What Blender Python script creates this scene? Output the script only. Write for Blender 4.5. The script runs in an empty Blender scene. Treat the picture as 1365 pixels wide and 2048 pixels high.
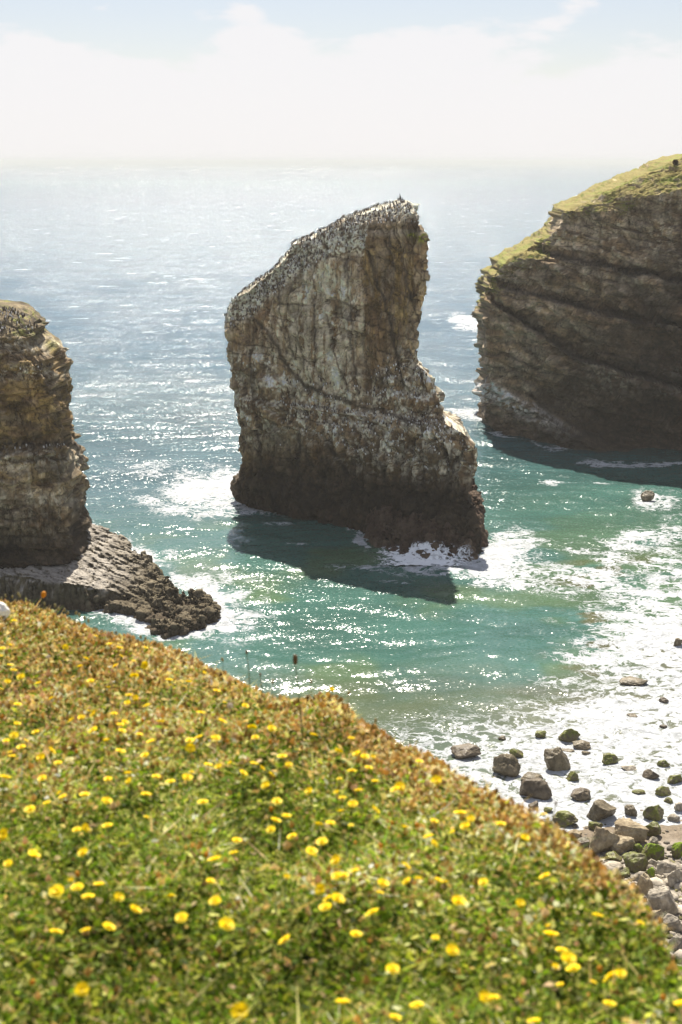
import bpy, math, random
import numpy as np
from mathutils import Vector, Matrix

RNG = np.random.default_rng(7)
random.seed(7)
scene = bpy.context.scene
COL = scene.collection

# ------------------------------------------------------------------ camera maths (photo pixels -> metres)
EYE = 47.0
FPX = 2844.4
PITCH = math.atan(702 / FPX)
CP, SP = math.cos(PITCH), math.sin(PITCH)


def ray(px, py):
    u = (np.asarray(px, float) - 682.5) / FPX
    v = -(np.asarray(py, float) - 1024) / FPX
    return u, CP + SP * v, -SP + CP * v


def on_z(px, py, z=0.0):
    dx, dy, dz = ray(px, py)
    t = (z - EYE) / dz
    return dx * t, dy * t


def on_y(px, py, y):
    dx, dy, dz = ray(px, py)
    t = np.asarray(y, float) / dy
    return dx * t, EYE + dz * t


def proj(x, y, z):
    zz = z - EYE
    d = y * CP - zz * SP
    d = np.maximum(d, 0.01)
    return 682.5 + FPX * x / d, 1024 - FPX * (y * SP + zz * CP) / d


def sstep(a, b, x):
    t = np.clip((x - a) / (b - a), 0, 1)
    return t * t * (3 - 2 * t)


def lin(pts, x):
    p = np.array(pts, float)
    return np.interp(x, p[:, 0], p[:, 1])


# ------------------------------------------------------------------ noise
def _hash(ix, iy, iz, seed):
    h = (ix.astype(np.int64) * 374761393 + iy.astype(np.int64) * 668265263 + iz.astype(np.int64) * 2147483647 + seed * 974634777) & 0xFFFFFFFF
    h = ((h ^ (h >> 13)) * 1274126177) & 0xFFFFFFFF
    h = ((h ^ (h >> 16)) * 2246822519) & 0xFFFFFFFF
    h = h ^ (h >> 15)
    return (h & 0xFFFFFF) / float(0xFFFFFF)


def vnoise(x, y, z, seed=0):
    ix, iy, iz = np.floor(x), np.floor(y), np.floor(z)
    fx, fy, fz = x - ix, y - iy, z - iz
    ux = fx * fx * fx * (fx * (fx * 6 - 15) + 10)
    uy = fy * fy * fy * (fy * (fy * 6 - 15) + 10)
    uz = fz * fz * fz * (fz * (fz * 6 - 15) + 10)
    r = 0
    for a in (0, 1):
        wx = ux if a else 1 - ux
        for b in (0, 1):
            wy = uy if b else 1 - uy
            for c in (0, 1):
                wz = uz if c else 1 - uz
                r = r + wx * wy * wz * _hash(ix + a, iy + b, iz + c, seed)
    return r * 2 - 1


def fbm(x, y, z, octs=4, seed=0, gain=0.5):
    r, a, f, n = 0, 1.0, 1.0, 0
    for o in range(octs):
        r = r + a * vnoise(x * f + o * 17.3, y * f - o * 9.1, z * f + o * 5.7, seed + o)
        n += a
        a *= gain
        f *= 2.03
    return r / n


def ridged(x, y, z, octs=4, seed=0):
    r, a, f, n = 0, 1.0, 1.0, 0
    for o in range(octs):
        r = r + a * (1 - 2 * np.abs(vnoise(x * f + o * 7.3, y * f, z * f + o * 3.1, seed + o)))
        n += a
        a *= 0.5
        f *= 2.1
    return r / n


def worley(x, y, z, seed=0, delta=False):
    ix, iy, iz = np.floor(x), np.floor(y), np.floor(z)
    f1 = np.full(x.shape, 9.0)
    f2 = np.full(x.shape, 9.0)
    cid = np.zeros(x.shape)
    D = [np.zeros(x.shape) for _ in range(3)]
    for a in (-1, 0, 1):
        for b in (-1, 0, 1):
            for c in (-1, 0, 1):
                jx, jy, jz = ix + a, iy + b, iz + c
                px = jx + _hash(jx, jy, jz, seed)
                py = jy + _hash(jx, jy, jz, seed + 1)
                pz = jz + _hash(jx, jy, jz, seed + 2)
                d = np.sqrt((px - x) ** 2 + (py - y) ** 2 + (pz - z) ** 2)
                near = d < f1
                f2 = np.where(near, f1, np.minimum(f2, d))
                cid = np.where(near, _hash(jx, jy, jz, seed + 3), cid)
                f1 = np.where(near, d, f1)
                if delta:
                    for q, v in enumerate((x - px, y - py, z - pz)):
                        D[q] = np.where(near, v, D[q])
    if delta:
        return f1, f2, cid, D
    return f1, f2, cid


# ------------------------------------------------------------------ mesh helpers
def mk(name, V, F, mat, parent=None, smooth=True, attrs=None, link=True):
    V = np.ascontiguousarray(V, dtype=np.float32).reshape(-1, 3)
    F = np.ascontiguousarray(F, dtype=np.int32)
    k = F.shape[1]
    me = bpy.data.meshes.new(name)
    me.vertices.add(len(V))
    me.vertices.foreach_set('co', V.ravel())
    me.loops.add(F.size)
    me.loops.foreach_set('vertex_index', F.ravel())
    me.polygons.add(len(F))
    me.polygons.foreach_set('loop_start', np.arange(0, F.size, k, dtype=np.int32))
    me.polygons.foreach_set('use_smooth', np.full(len(F), smooth, dtype=bool))
    me.update(calc_edges=True)
    for an, arr in (attrs or {}).items():
        arr = np.asarray(arr, dtype=np.float32)
        if arr.ndim == 1:
            at = me.attributes.new(an, 'FLOAT', 'POINT')
            at.data.foreach_set('value', arr)
        else:
            rgba = np.ones((len(V), 4), dtype=np.float32)
            rgba[:, :3] = arr.reshape(-1, 3)
            at = me.attributes.new(an, 'FLOAT_COLOR', 'POINT')
            at.data.foreach_set('color', rgba.ravel())
    if mat:
        me.materials.append(mat)
    ob = bpy.data.objects.new(name, me)
    if link:
        COL.objects.link(ob)
    if parent:
        ob.parent = parent
    return ob


def grid_faces(nr, nc, wrap=False, off=0):
    r = np.arange(nr - 1)[:, None]
    c = np.arange(nc if wrap else nc - 1)[None, :]
    c2 = (c + 1) % nc
    a = r * nc + c
    b = r * nc + c2
    d = (r + 1) * nc + c
    e = (r + 1) * nc + c2
    return np.stack([a, b, e, d], -1).reshape(-1, 4) + off


def grid_normals(G, wrap=False):
    if wrap:
        du = np.roll(G, -1, 1) - np.roll(G, 1, 1)
    else:
        du = np.gradient(G, axis=1)
    dv = np.gradient(G, axis=0)
    n = np.cross(du, dv)
    n /= np.maximum(np.linalg.norm(n, axis=-1, keepdims=True), 1e-9)
    return n


def mixc(c, d, t):
    t = np.asarray(t)[..., None]
    return np.asarray(c) * (1 - t) + np.asarray(d) * t


def tag(o, label=None, cat=None, group=None, kind=None):
    if label: o['label'] = label
    if cat: o['category'] = cat
    if group: o['group'] = group
    if kind: o['kind'] = kind
    return o


def empty(name, loc):
    o = bpy.data.objects.new(name, None)
    o.empty_display_size = 0.05
    o.location = loc
    COL.objects.link(o)
    return o


# ------------------------------------------------------------------ materials
def new_mat(name):
    m = bpy.data.materials.new(name)
    m.use_nodes = True
    nt = m.node_tree
    nt.nodes.clear()
    out = nt.nodes.new('ShaderNodeOutputMaterial')
    return m, nt, out


def N(nt, t, **kw):
    n = nt.nodes.new(t)
    for k, v in kw.items():
        if k == 'ins':
            for kk, vv in v.items():
                n.inputs[kk].default_value = vv
        else:
            setattr(n, k, v)
    return n


def L(nt, a, b):
    nt.links.new(a, b)


def math_node(nt, op, a, b=None, c=None, clamp=False):
    n = nt.nodes.new('ShaderNodeMath')
    n.operation = op
    n.use_clamp = clamp
    for i, v in enumerate((a, b, c)):
        if v is None: continue
        if isinstance(v, (int, float)): n.inputs[i].default_value = v
        else: L(nt, v, n.inputs[i])
    return n.outputs[0]


def mat_rock(name, scale=1.0, bump=0.6, rough=0.9, bdist=0.15):
    m, nt, out = new_mat(name)
    at = N(nt, 'ShaderNodeAttribute', attribute_name='Col')
    tc = N(nt, 'ShaderNodeTexCoord')
    n1 = N(nt, 'ShaderNodeTexNoise', ins={'Scale': 2.2 * scale, 'Detail': 8.0, 'Roughness': 0.65})
    L(nt, tc.outputs['Object'], n1.inputs['Vector'])
    n2 = N(nt, 'ShaderNodeTexNoise', ins={'Scale': 0.55 * scale, 'Detail': 6.0, 'Roughness': 0.6})
    L(nt, tc.outputs['Object'], n2.inputs['Vector'])
    vo = N(nt, 'ShaderNodeTexVoronoi', feature='DISTANCE_TO_EDGE', ins={'Scale': 1.6 * scale})
    L(nt, tc.outputs['Object'], vo.inputs['Vector'])
    v = math_node(nt, 'MULTIPLY_ADD', n1.outputs['Fac'], 1.5, 0.25)
    v = math_node(nt, 'MAXIMUM', v, 0.3)
    hsv = N(nt, 'ShaderNodeHueSaturation')
    L(nt, at.outputs['Color'], hsv.inputs['Color'])
    L(nt, v, hsv.inputs['Value'])
    cr = N(nt, 'ShaderNodeMapRange', ins={'From Min': 0.0, 'From Max': 0.06, 'To Min': 0.0, 'To Max': 1.0})
    L(nt, vo.outputs['Distance'], cr.inputs['Value'])
    hgt = math_node(nt, 'ADD', n1.outputs['Fac'], math_node(nt, 'MULTIPLY', cr.outputs[0], 0.25))
    hgt = math_node(nt, 'ADD', hgt, n2.outputs['Fac'])
    b = N(nt, 'ShaderNodeBump', ins={'Strength': bump, 'Distance': bdist})
    L(nt, hgt, b.inputs['Height'])
    p = N(nt, 'ShaderNodeBsdfPrincipled', ins={'Roughness': rough, 'Specular IOR Level': 0.25})
    L(nt, hsv.outputs[0], p.inputs['Base Color'])
    L(nt, b.outputs[0], p.inputs['Normal'])
    L(nt, p.outputs[0], out.inputs['Surface'])
    return m


def mat_veg(name, trans=0.4, rough=0.6):
    m, nt, out = new_mat(name)
    at = N(nt, 'ShaderNodeAttribute', attribute_name='Col')
    tc = N(nt, 'ShaderNodeTexCoord')
    n1 = N(nt, 'ShaderNodeTexNoise', ins={'Scale': 60.0, 'Detail': 3.0})
    L(nt, tc.outputs['Object'], n1.inputs['Vector'])
    hsv = N(nt, 'ShaderNodeHueSaturation')
    L(nt, at.outputs['Color'], hsv.inputs['Color'])
    L(nt, math_node(nt, 'MULTIPLY_ADD', n1.outputs['Fac'], 0.6, 0.7), hsv.inputs['Value'])
    p = N(nt, 'ShaderNodeBsdfPrincipled', ins={'Roughness': rough, 'Specular IOR Level': 0.10})
    L(nt, hsv.outputs[0], p.inputs['Base Color'])
    t = N(nt, 'ShaderNodeBsdfTranslucent')
    L(nt, hsv.outputs[0], t.inputs['Color'])
    mx = N(nt, 'ShaderNodeMixShader', ins={0: trans})
    L(nt, p.outputs[0], mx.inputs[1])
    L(nt, t.outputs[0], mx.inputs[2])
    L(nt, mx.outputs[0], out.inputs['Surface'])
    return m


def mat_flat(name, color, rough=0.7, trans=0.0, nscale=40.0, var=0.5, bump=0.0):
    m, nt, out = new_mat(name)
    tc = N(nt, 'ShaderNodeTexCoord')
    n1 = N(nt, 'ShaderNodeTexNoise', ins={'Scale': nscale, 'Detail': 4.0})
    L(nt, tc.outputs['Object'], n1.inputs['Vector'])
    hsv = N(nt, 'ShaderNodeHueSaturation', ins={'Color': (*color, 1)})
    L(nt, math_node(nt, 'MULTIPLY_ADD', n1.outputs['Fac'], var, 1 - var / 2), hsv.inputs['Value'])
    p = N(nt, 'ShaderNodeBsdfPrincipled', ins={'Roughness': rough, 'Specular IOR Level': 0.3})
    L(nt, hsv.outputs[0], p.inputs['Base Color'])
    sh = p.outputs[0]
    if bump:
        b = N(nt, 'ShaderNodeBump', ins={'Strength': bump, 'Distance': 0.01})
        L(nt, n1.outputs['Fac'], b.inputs['Height'])
        L(nt, b.outputs[0], p.inputs['Normal'])
    if trans:
        t = N(nt, 'ShaderNodeBsdfTranslucent')
        L(nt, hsv.outputs[0], t.inputs['Color'])
        mx = N(nt, 'ShaderNodeMixShader', ins={0: trans})
        L(nt, sh, mx.inputs[1])
        L(nt, t.outputs[0], mx.inputs[2])
        sh = mx.outputs[0]
    L(nt, sh, out.inputs['Surface'])
    return m


def lace_nodes(nt, vec):
    """Lacy foam pattern 0..1 in metres."""
    wn = N(nt, 'ShaderNodeTexNoise', ins={'Scale': 0.35, 'Detail': 3.0})
    L(nt, vec, wn.inputs['Vector'])
    wsub = N(nt, 'ShaderNodeVectorMath', operation='SUBTRACT')
    L(nt, wn.outputs['Color'], wsub.inputs[0])
    wsub.inputs[1].default_value = (0.5, 0.5, 0.5)
    wmul = N(nt, 'ShaderNodeVectorMath', operation='SCALE')
    L(nt, wsub.outputs[0], wmul.inputs[0])
    wmul.inputs['Scale'].default_value = 6.0
    wadd = N(nt, 'ShaderNodeVectorMath', operation='ADD')
    L(nt, vec, wadd.inputs[0])
    L(nt, wmul.outputs[0], wadd.inputs[1])
    r1 = N(nt, 'ShaderNodeTexNoise', ins={'Scale': 0.6, 'Detail': 6.0, 'Roughness': 0.62})
    L(nt, wadd.outputs[0], r1.inputs['Vector'])
    rid = math_node(nt, 'SUBTRACT', 1.0, math_node(nt, 'MULTIPLY', math_node(nt, 'ABSOLUTE', math_node(nt, 'SUBTRACT', r1.outputs['Fac'], 0.5)), 7.0), clamp=True)
    r2 = N(nt, 'ShaderNodeTexNoise', ins={'Scale': 2.2, 'Detail': 8.0, 'Roughness': 0.75})
    L(nt, wadd.outputs[0], r2.inputs['Vector'])
    v = math_node(nt, 'ADD', math_node(nt, 'MULTIPLY', rid, 0.45), math_node(nt, 'MULTIPLY', r2.outputs['Fac'], 0.6))
    return v


def mat_water():
    m, nt, out = new_mat('sea_water')
    col = N(nt, 'ShaderNodeAttribute', attribute_name='Col')
    fo = N(nt, 'ShaderNodeAttribute', attribute_name='foam')
    tc = N(nt, 'ShaderNodeTexCoord')
    P = tc.outputs['Object']
    lace = lace_nodes(nt, P)
    s = math_node(nt, 'SUBTRACT', math_node(nt, 'ADD', lace, fo.outputs['Fac']), 1.0)
    fm = math_node(nt, 'MULTIPLY', s, 5.5, clamp=True)
    # small waves: stretched along x (crests run across the view)
    mp = N(nt, 'ShaderNodeMapping')
    mp.inputs['Scale'].default_value = (0.6, 1.0, 1.0)
    mp.inputs['Rotation'].default_value = (0, 0, math.radians(12))
    L(nt, P, mp.inputs['Vector'])
    nv = None
    for sc, k, det, rg_ in ((0.16, 0.16, 2.0, 0.5), (0.8, 0.40, 3.0, 0.6), (5.0, 2.1, 4.0, 0.7)):
        n = N(nt, 'ShaderNodeTexNoise', ins={'Scale': sc, 'Detail': det, 'Roughness': rg_, 'Distortion': 0.3})
        L(nt, mp.outputs[0], n.inputs['Vector'])
        sb = N(nt, 'ShaderNodeVectorMath', operation='SUBTRACT')
        L(nt, n.outputs['Color'], sb.inputs[0])
        sb.inputs[1].default_value = (0.5, 0.5, 0.5)
        ml = N(nt, 'ShaderNodeVectorMath', operation='MULTIPLY')
        L(nt, sb.outputs[0], ml.inputs[0])
        ml.inputs[1].default_value = (0.7 * k, k, 0)
        if nv is None:
            nv = ml.outputs[0]
        else:
            ad = N(nt, 'ShaderNodeVectorMath', operation='ADD')
            L(nt, nv, ad.inputs[0])
            L(nt, ml.outputs[0], ad.inputs[1])
            nv = ad.outputs[0]
    ch = N(nt, 'ShaderNodeAttribute', attribute_name='chop')
    sc_ = N(nt, 'ShaderNodeVectorMath', operation='SCALE')
    L(nt, nv, sc_.inputs[0])
    L(nt, ch.outputs['Fac'], sc_.inputs['Scale'])
    nv = sc_.outputs[0]
    ge = N(nt, 'ShaderNodeNewGeometry')
    ad = N(nt, 'ShaderNodeVectorMath', operation='ADD')
    L(nt, ge.outputs['Normal'], ad.inputs[0])
    L(nt, nv, ad.inputs[1])
    b = N(nt, 'ShaderNodeVectorMath', operation='NORMALIZE')
    L(nt, ad.outputs[0], b.inputs[0])
    # colour flecks
    cn = N(nt, 'ShaderNodeTexNoise', ins={'Scale': 0.12, 'Detail': 5.0})
    L(nt, mp.outputs[0], cn.inputs['Vector'])
    hsv = N(nt, 'ShaderNodeHueSaturation')
    L(nt, col.outputs['Color'], hsv.inputs['Color'])
    L(nt, math_node(nt, 'MULTIPLY_ADD', cn.outputs['Fac'], 1.0, 0.5), hsv.inputs['Value'])
    p = N(nt, 'ShaderNodeBsdfPrincipled', ins={'Roughness': 0.17, 'IOR': 1.33, 'Specular IOR Level': 0.5})
    L(nt, hsv.outputs[0], p.inputs['Base Color'])
    L(nt, b.outputs[0], p.inputs['Normal'])
    f = N(nt, 'ShaderNodeBsdfPrincipled', ins={'Roughness': 0.8, 'Specular IOR Level': 0.2})
    tn = N(nt, 'ShaderNodeTexNoise', ins={'Scale': 1.1, 'Detail': 9.0, 'Roughness': 0.72, 'Distortion': 1.2})
    L(nt, P, tn.inputs['Vector'])
    tr = N(nt, 'ShaderNodeMapRange', ins={'From Min': 0.36, 'From Max': 0.60, 'To Min': 0.0, 'To Max': 1.0})
    L(nt, tn.outputs['Fac'], tr.inputs['Value'])
    tm = N(nt, 'ShaderNodeMix', data_type='RGBA')
    tm.inputs['A'].default_value = (0.31, 0.325, 0.335, 1)
    tm.inputs['B'].default_value = (0.56, 0.585, 0.615, 1)
    L(nt, tr.outputs[0], tm.inputs['Factor'])
    L(nt, tm.outputs['Result'], f.inputs['Base Color'])
    fb = N(nt, 'ShaderNodeBump', ins={'Strength': 0.8, 'Distance': 0.25})
    L(nt, lace, fb.inputs['Height'])
    L(nt, fb.outputs[0], f.inputs['Normal'])
    mx = N(nt, 'ShaderNodeMixShader')
    L(nt, fm, mx.inputs[0])
    L(nt, p.outputs[0], mx.inputs[1])
    L(nt, f.outputs[0], mx.inputs[2])
    L(nt, mx.outputs[0], out.inputs['Surface'])
    return m


def mat_wash():
    """Foam running over the rocks: white lace with open gaps."""
    m, nt, out = new_mat('wave_wash')
    fo = N(nt, 'ShaderNodeAttribute', attribute_name='foam')
    tc = N(nt, 'ShaderNodeTexCoord')
    lace = lace_nodes(nt, tc.outputs['Object'])
    s = math_node(nt, 'SUBTRACT', math_node(nt, 'ADD', lace, math_node(nt, 'MULTIPLY', fo.outputs['Fac'], 1.15)), 1.0)
    fm = math_node(nt, 'MULTIPLY', s, 4.0, clamp=True)
    f = N(nt, 'ShaderNodeBsdfPrincipled', ins={'Base Color': (0.82, 0.84, 0.85, 1), 'Roughness': 0.8, 'Specular IOR Level': 0.2})
    t = N(nt, 'ShaderNodeBsdfTransparent')
    mx = N(nt, 'ShaderNodeMixShader')
    L(nt, fm, mx.inputs[0])
    L(nt, t.outputs[0], mx.inputs[1])
    L(nt, f.outputs[0], mx.inputs[2])
    L(nt, mx.outputs[0], out.inputs['Surface'])
    return m


M_ROCK = mat_rock('limestone', bump=0.9, bdist=0.25)
M_BOULDER = mat_rock('boulder_stone', scale=2.2, bump=0.7, bdist=0.07)
M_WET = mat_rock('wet_boulder', scale=2.2, bump=0.6, rough=0.45, bdist=0.06)
M_VEG = mat_veg('meadow_leaf', 0.42)
M_DRY = mat_veg('dry_leaf', 0.45, 0.8)
M_SOIL = mat_rock('meadow_soil', scale=6, bump=0.8, bdist=0.02)
M_WATER = mat_water()
M_WASH = mat_wash()
M_PETAL = mat_flat('yellow_petal', (0.97, 0.75, 0.006), 0.55, 0.28, 120, 0.3)
M_CENTRE = mat_flat('flower_centre', (0.95, 0.70, 0.01), 0.8, 0.1, 300, 0.6)
M_STEM = mat_flat('flower_stem', (0.12, 0.15, 0.04), 0.7, 0.2, 80, 0.4)
M_BUD = mat_flat('orange_bud', (0.62, 0.26, 0.015), 0.7, 0.25, 150, 0.5)
M_HUSK = mat_flat('brown_husk', (0.16, 0.09, 0.04), 0.9, 0.1, 300, 0.8, 0.5)
M_CLOCK = mat_flat('seed_fluff', (0.62, 0.55, 0.45), 0.9, 0.4, 300, 0.3)
M_WHITE = mat_flat('white_stone', (0.78, 0.77, 0.74), 0.7, 0.0, 60, 0.25, 0.3)
M_BIRD = mat_rock('plumage', scale=8, bump=0.1, bdist=0.02)

# ------------------------------------------------------------------ generic rock loft
BROWN = np.array((0.142, 0.090, 0.043))
GREY = np.array((0.240, 0.182, 0.110))
PALE = np.array((0.44, 0.385, 0.28))
GUANO = np.array((0.58, 0.53, 0.41))
OCHRE = np.array((0.24, 0.16, 0.045))
DARK = np.array((0.052, 0.035, 0.022))


def loft(zs, xl, xr, yl, yr, front, back, nth_front=620, nth_back=260, pow_front=0.55, cap=40):
    """rings at heights zs; front(x, z) and back(x, z) give the two faces' distance y."""
    tf = np.linspace(math.pi, 2 * math.pi, nth_front, endpoint=False)
    tb = np.linspace(0, math.pi, nth_back, endpoint=False)
    th = np.concatenate([tb, tf])
    c, s = np.cos(th), np.sin(th)
    cx = np.sign(c) * np.abs(c) ** 0.9
    X = (xl + xr)[:, None] / 2 + (xr - xl)[:, None] / 2 * cx[None, :]
    Z = np.repeat(zs[:, None], len(th), 1)
    YF = front(X, Z)
    YB = back(X, Z)
    u = (cx[None, :] + 1) / 2
    YM = yl[:, None] * (1 - u) + yr[:, None] * u
    YF = np.minimum(YF, YM - 0.25)
    YB = np.maximum(YB, YM + 0.6)
    a = np.abs(s)[None, :] ** pow_front
    Y = np.where(s[None, :] < 0, YM + (YF - YM) * a, YM + (YB - YM) * a)
    G = np.stack([X, Y, Z], -1)
    if cap:
        ctr = G[-1].mean(0)
        k = (np.arange(1, cap + 1) / cap)[:, None, None]
        ring = G[-1][None] * (1 - k) + ctr[None, None] * k
        G = np.concatenate([G, ring], 0)
    return G


def weather(c, x, y, z, seed, vert=8.0, amt=0.75, tilt=0.0, bed=None, bseed=0):
    """joints stained dark and paler weathered patches."""
    zz = z + tilt * x
    a = np.abs(fbm(x / 1.3, y / 1.3, zz / vert, 4, seed, 0.55))
    b = np.abs(fbm(x / 3.0 + 5, y / 3.0, zz / 1.5, 4, seed + 7, 0.55))
    k = np.maximum(sstep(0.055, 0.0, a), 0.8 * sstep(0.040, 0.0, b) * sstep(-0.2, 0.2, fbm(x / 4, y / 4, zz / 4, 2, seed + 9)))
    c = mixc(c, np.array((0.030, 0.022, 0.014)), k * amt)
    m = fbm(x / 0.7, y / 0.7, zz / 1.0, 4, seed + 11, 0.62)
    f1, f2, cid = worley(x / 1.0 + 0.25 * m, y / 1.0, zz / (0.6 if vert < 7 else 1.9) + 0.25 * m, seed + 15)
    c = c * ((0.66 + 0.68 * cid) if vert < 7 else (0.80 + 0.40 * cid))[..., None]
    c = mixc(c, np.array((0.026, 0.019, 0.012)), 0.6 * np.exp(-(f2 - f1) * 16) * sstep(-0.3, 0.2, a - 0.12 + m))
    if bed:
        r, e = bedded(x, y, z, bed[0], bed[1], bseed + 60, tilt)
        c = c * (0.76 + 0.48 * r)[..., None]
        c = mixc(c, np.array((0.028, 0.020, 0.013)), e * 0.65)
    return c * (1 + 0.38 * m + 0.6 * fbm(x / 2.2, y / 2.2, zz / 3.0, 3, seed + 13)).clip(0.35, 1.9)[..., None]


def _frac(a):
    return a - np.floor(a)


def bedded(x, y, z, per, length, seed, tilt=0.0):
    """beds and joints: per-block random value and closeness to the nearest bedding plane or joint."""
    w = fbm(x / 5, y / 5, z / 5, 3, seed)
    q = (z + tilt * x) / per + 0.8 * w + 0.9 * fbm(z / 4, 0 * z, 0 * z, 2, seed + 8)
    k = np.floor(q)
    o = 0 * k
    t = (x + 0.6 * y + 1.2 * fbm(x / 3, y / 3, z / 3, 2, seed + 5)) / (length * (0.6 + 0.9 * _hash(k, o, o, seed + 1))) + 9 * _hash(k, o, o, seed + 2)
    m = np.floor(t)
    r = _hash(k, m, o, seed + 3)
    eq = np.minimum(q - k, 1 - q + k) * per
    et = np.minimum(t - m, 1 - t + m) * length
    gap = sstep(-0.35, 0.25, fbm(x / 3.5, y / 3.5, z / 3.5, 2, seed + 7))
    return r, np.maximum(np.exp(-(eq / 0.16) ** 2), 0.4 * np.exp(-(et / 0.14) ** 2)) * gap


def rock_displace(G, big=0.9, gully=0.5, block=0.3, fine=0.07, bs=(1.7, 1.7, 2.4), seed=1, tilt=0.0, ledge=0.0, lp=2.4, bed=None):
    n = grid_normals(G, True)
    calm = 1 - 0.72 * sstep(0.30, 0.62, n[..., 2])
    x, y, z = G[..., 0], G[..., 1], G[..., 2] + tilt * G[..., 0]
    wx = fbm(x / 3, y / 3, z / 3, 2, seed + 50) * 0.8
    d = big * fbm(x / 6, y / 6, z / 7, 3, seed)
    d += gully * (ridged(x / 3.2, y / 3.2, z / 16, 3, seed + 10) - 0.3)
    for k, (sc, am) in enumerate(((2.1, 1.15), (1.0, 0.9), (0.42, 0.36))):
        f1, f2, cid, D = worley((x + wx) / (bs[0] * sc), (y - wx) / (bs[1] * sc), (z + 0.6 * wx) / (bs[2] * sc), seed + 20 + 3 * k, True)
        g = [(_frac(cid * (91.7 + 37.1 * q)) - 0.5) for q in range(3)]
        d += block * am * ((cid - 0.5) * 0.9 + 2.0 * (g[0] * D[0] + g[1] * D[1] + 1.3 * g[2] * D[2]))
        d -= block * am * (0.9 if k < 2 else 0.4) * np.exp(-(f2 - f1) * (11 if k == 0 else 8)) * sstep(-0.25, 0.25, fbm(x / 4, y / 4, z / 5, 2, seed + 29 + k))
    d += fine * fbm(x / 0.5, y / 0.5, z / 0.5, 4, seed + 30, 0.6) * 2
    if bed:
        r, e = bedded(x, y, G[..., 2], bed[0], bed[1], seed + 60, tilt)
        d += bed[2] * (r - 0.5) * 2 - bed[2] * 0.9 * e
    if ledge:
        for k, (per, am) in enumerate(((lp, ledge), (lp * 0.37, ledge * 0.28))):
            q = z / per + 0.55 * fbm(x / 5, y / 5, z / 6, 3, seed + 40 + k)
            fr = q - np.floor(q)
            st = _hash(np.floor(q), np.floor(q) * 0, np.floor(q) * 0, seed + 44)
            d += am * (0.4 + 1.2 * st) * (np.where(fr < 0.82, 1 - fr / 0.82, (fr - 0.82) / 0.18) - 0.5) * (0.55 + 0.9 * sstep(-0.3, 0.4, fbm(x / 4, y / 4, z / 3, 2, seed + 46)))
    G2 = G + n * (d * calm)[..., None]
    return G2, cid


# ================================================================== CENTRAL SEA STACK
FISSURES = [([(628, 500), (626, 600), (634, 720)], 3.0, 1.0), ([(655, 630), (668, 700), (692, 770)], 3.5, 1.1), ([(738, 500), (752, 560), (772, 610), (790, 690), (806, 770)], 4.5, 1.6), ([(812, 540), (822, 590), (842, 650)], 3.5, 1.2),
            ([(520, 645), (550, 690), (580, 741), (618, 775), (690, 803), (760, 822), (840, 850)], 5.0, 1.5), ([(556, 560), (562, 640), (590, 720)], 3.0, 0.9), ([(690, 520), (700, 600), (704, 700), (715, 790)], 3.0, 0.9), ([(600, 860), (596, 930), (604, 1000)], 5.0, 1.5),
            ([(655, 890), (690, 940), (700, 1010)], 6.0, 2.0), ([(760, 930), (772, 975), (800, 1030)], 5.0, 1.6), ([(848, 945), (856, 990), (868, 1020)], 5.0, 1.5), ([(500, 700), (508, 800), (522, 930)], 3.5, 0.9), ([(905, 870), (900, 940), (893, 985)], 4.0, 1.1), ([(590, 640), (610, 740)], 2.5, 0.7), ([(780, 470), (790, 540)], 3.0, 0.8)]


def seg_dist(px, py, pts):
    m = np.full(px.shape, 1e9)
    for (ax, ay), (bx, by) in zip(pts[:-1], pts[1:]):
        t = np.clip(((px - ax) * (bx - ax) + (py - ay) * (by - ay)) / ((bx - ax) ** 2 + (by - ay) ** 2), 0, 1)
        m = np.minimum(m, np.hypot(px - ax - t * (bx - ax), py - ay - t * (by - ay)))
    return m


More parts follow.
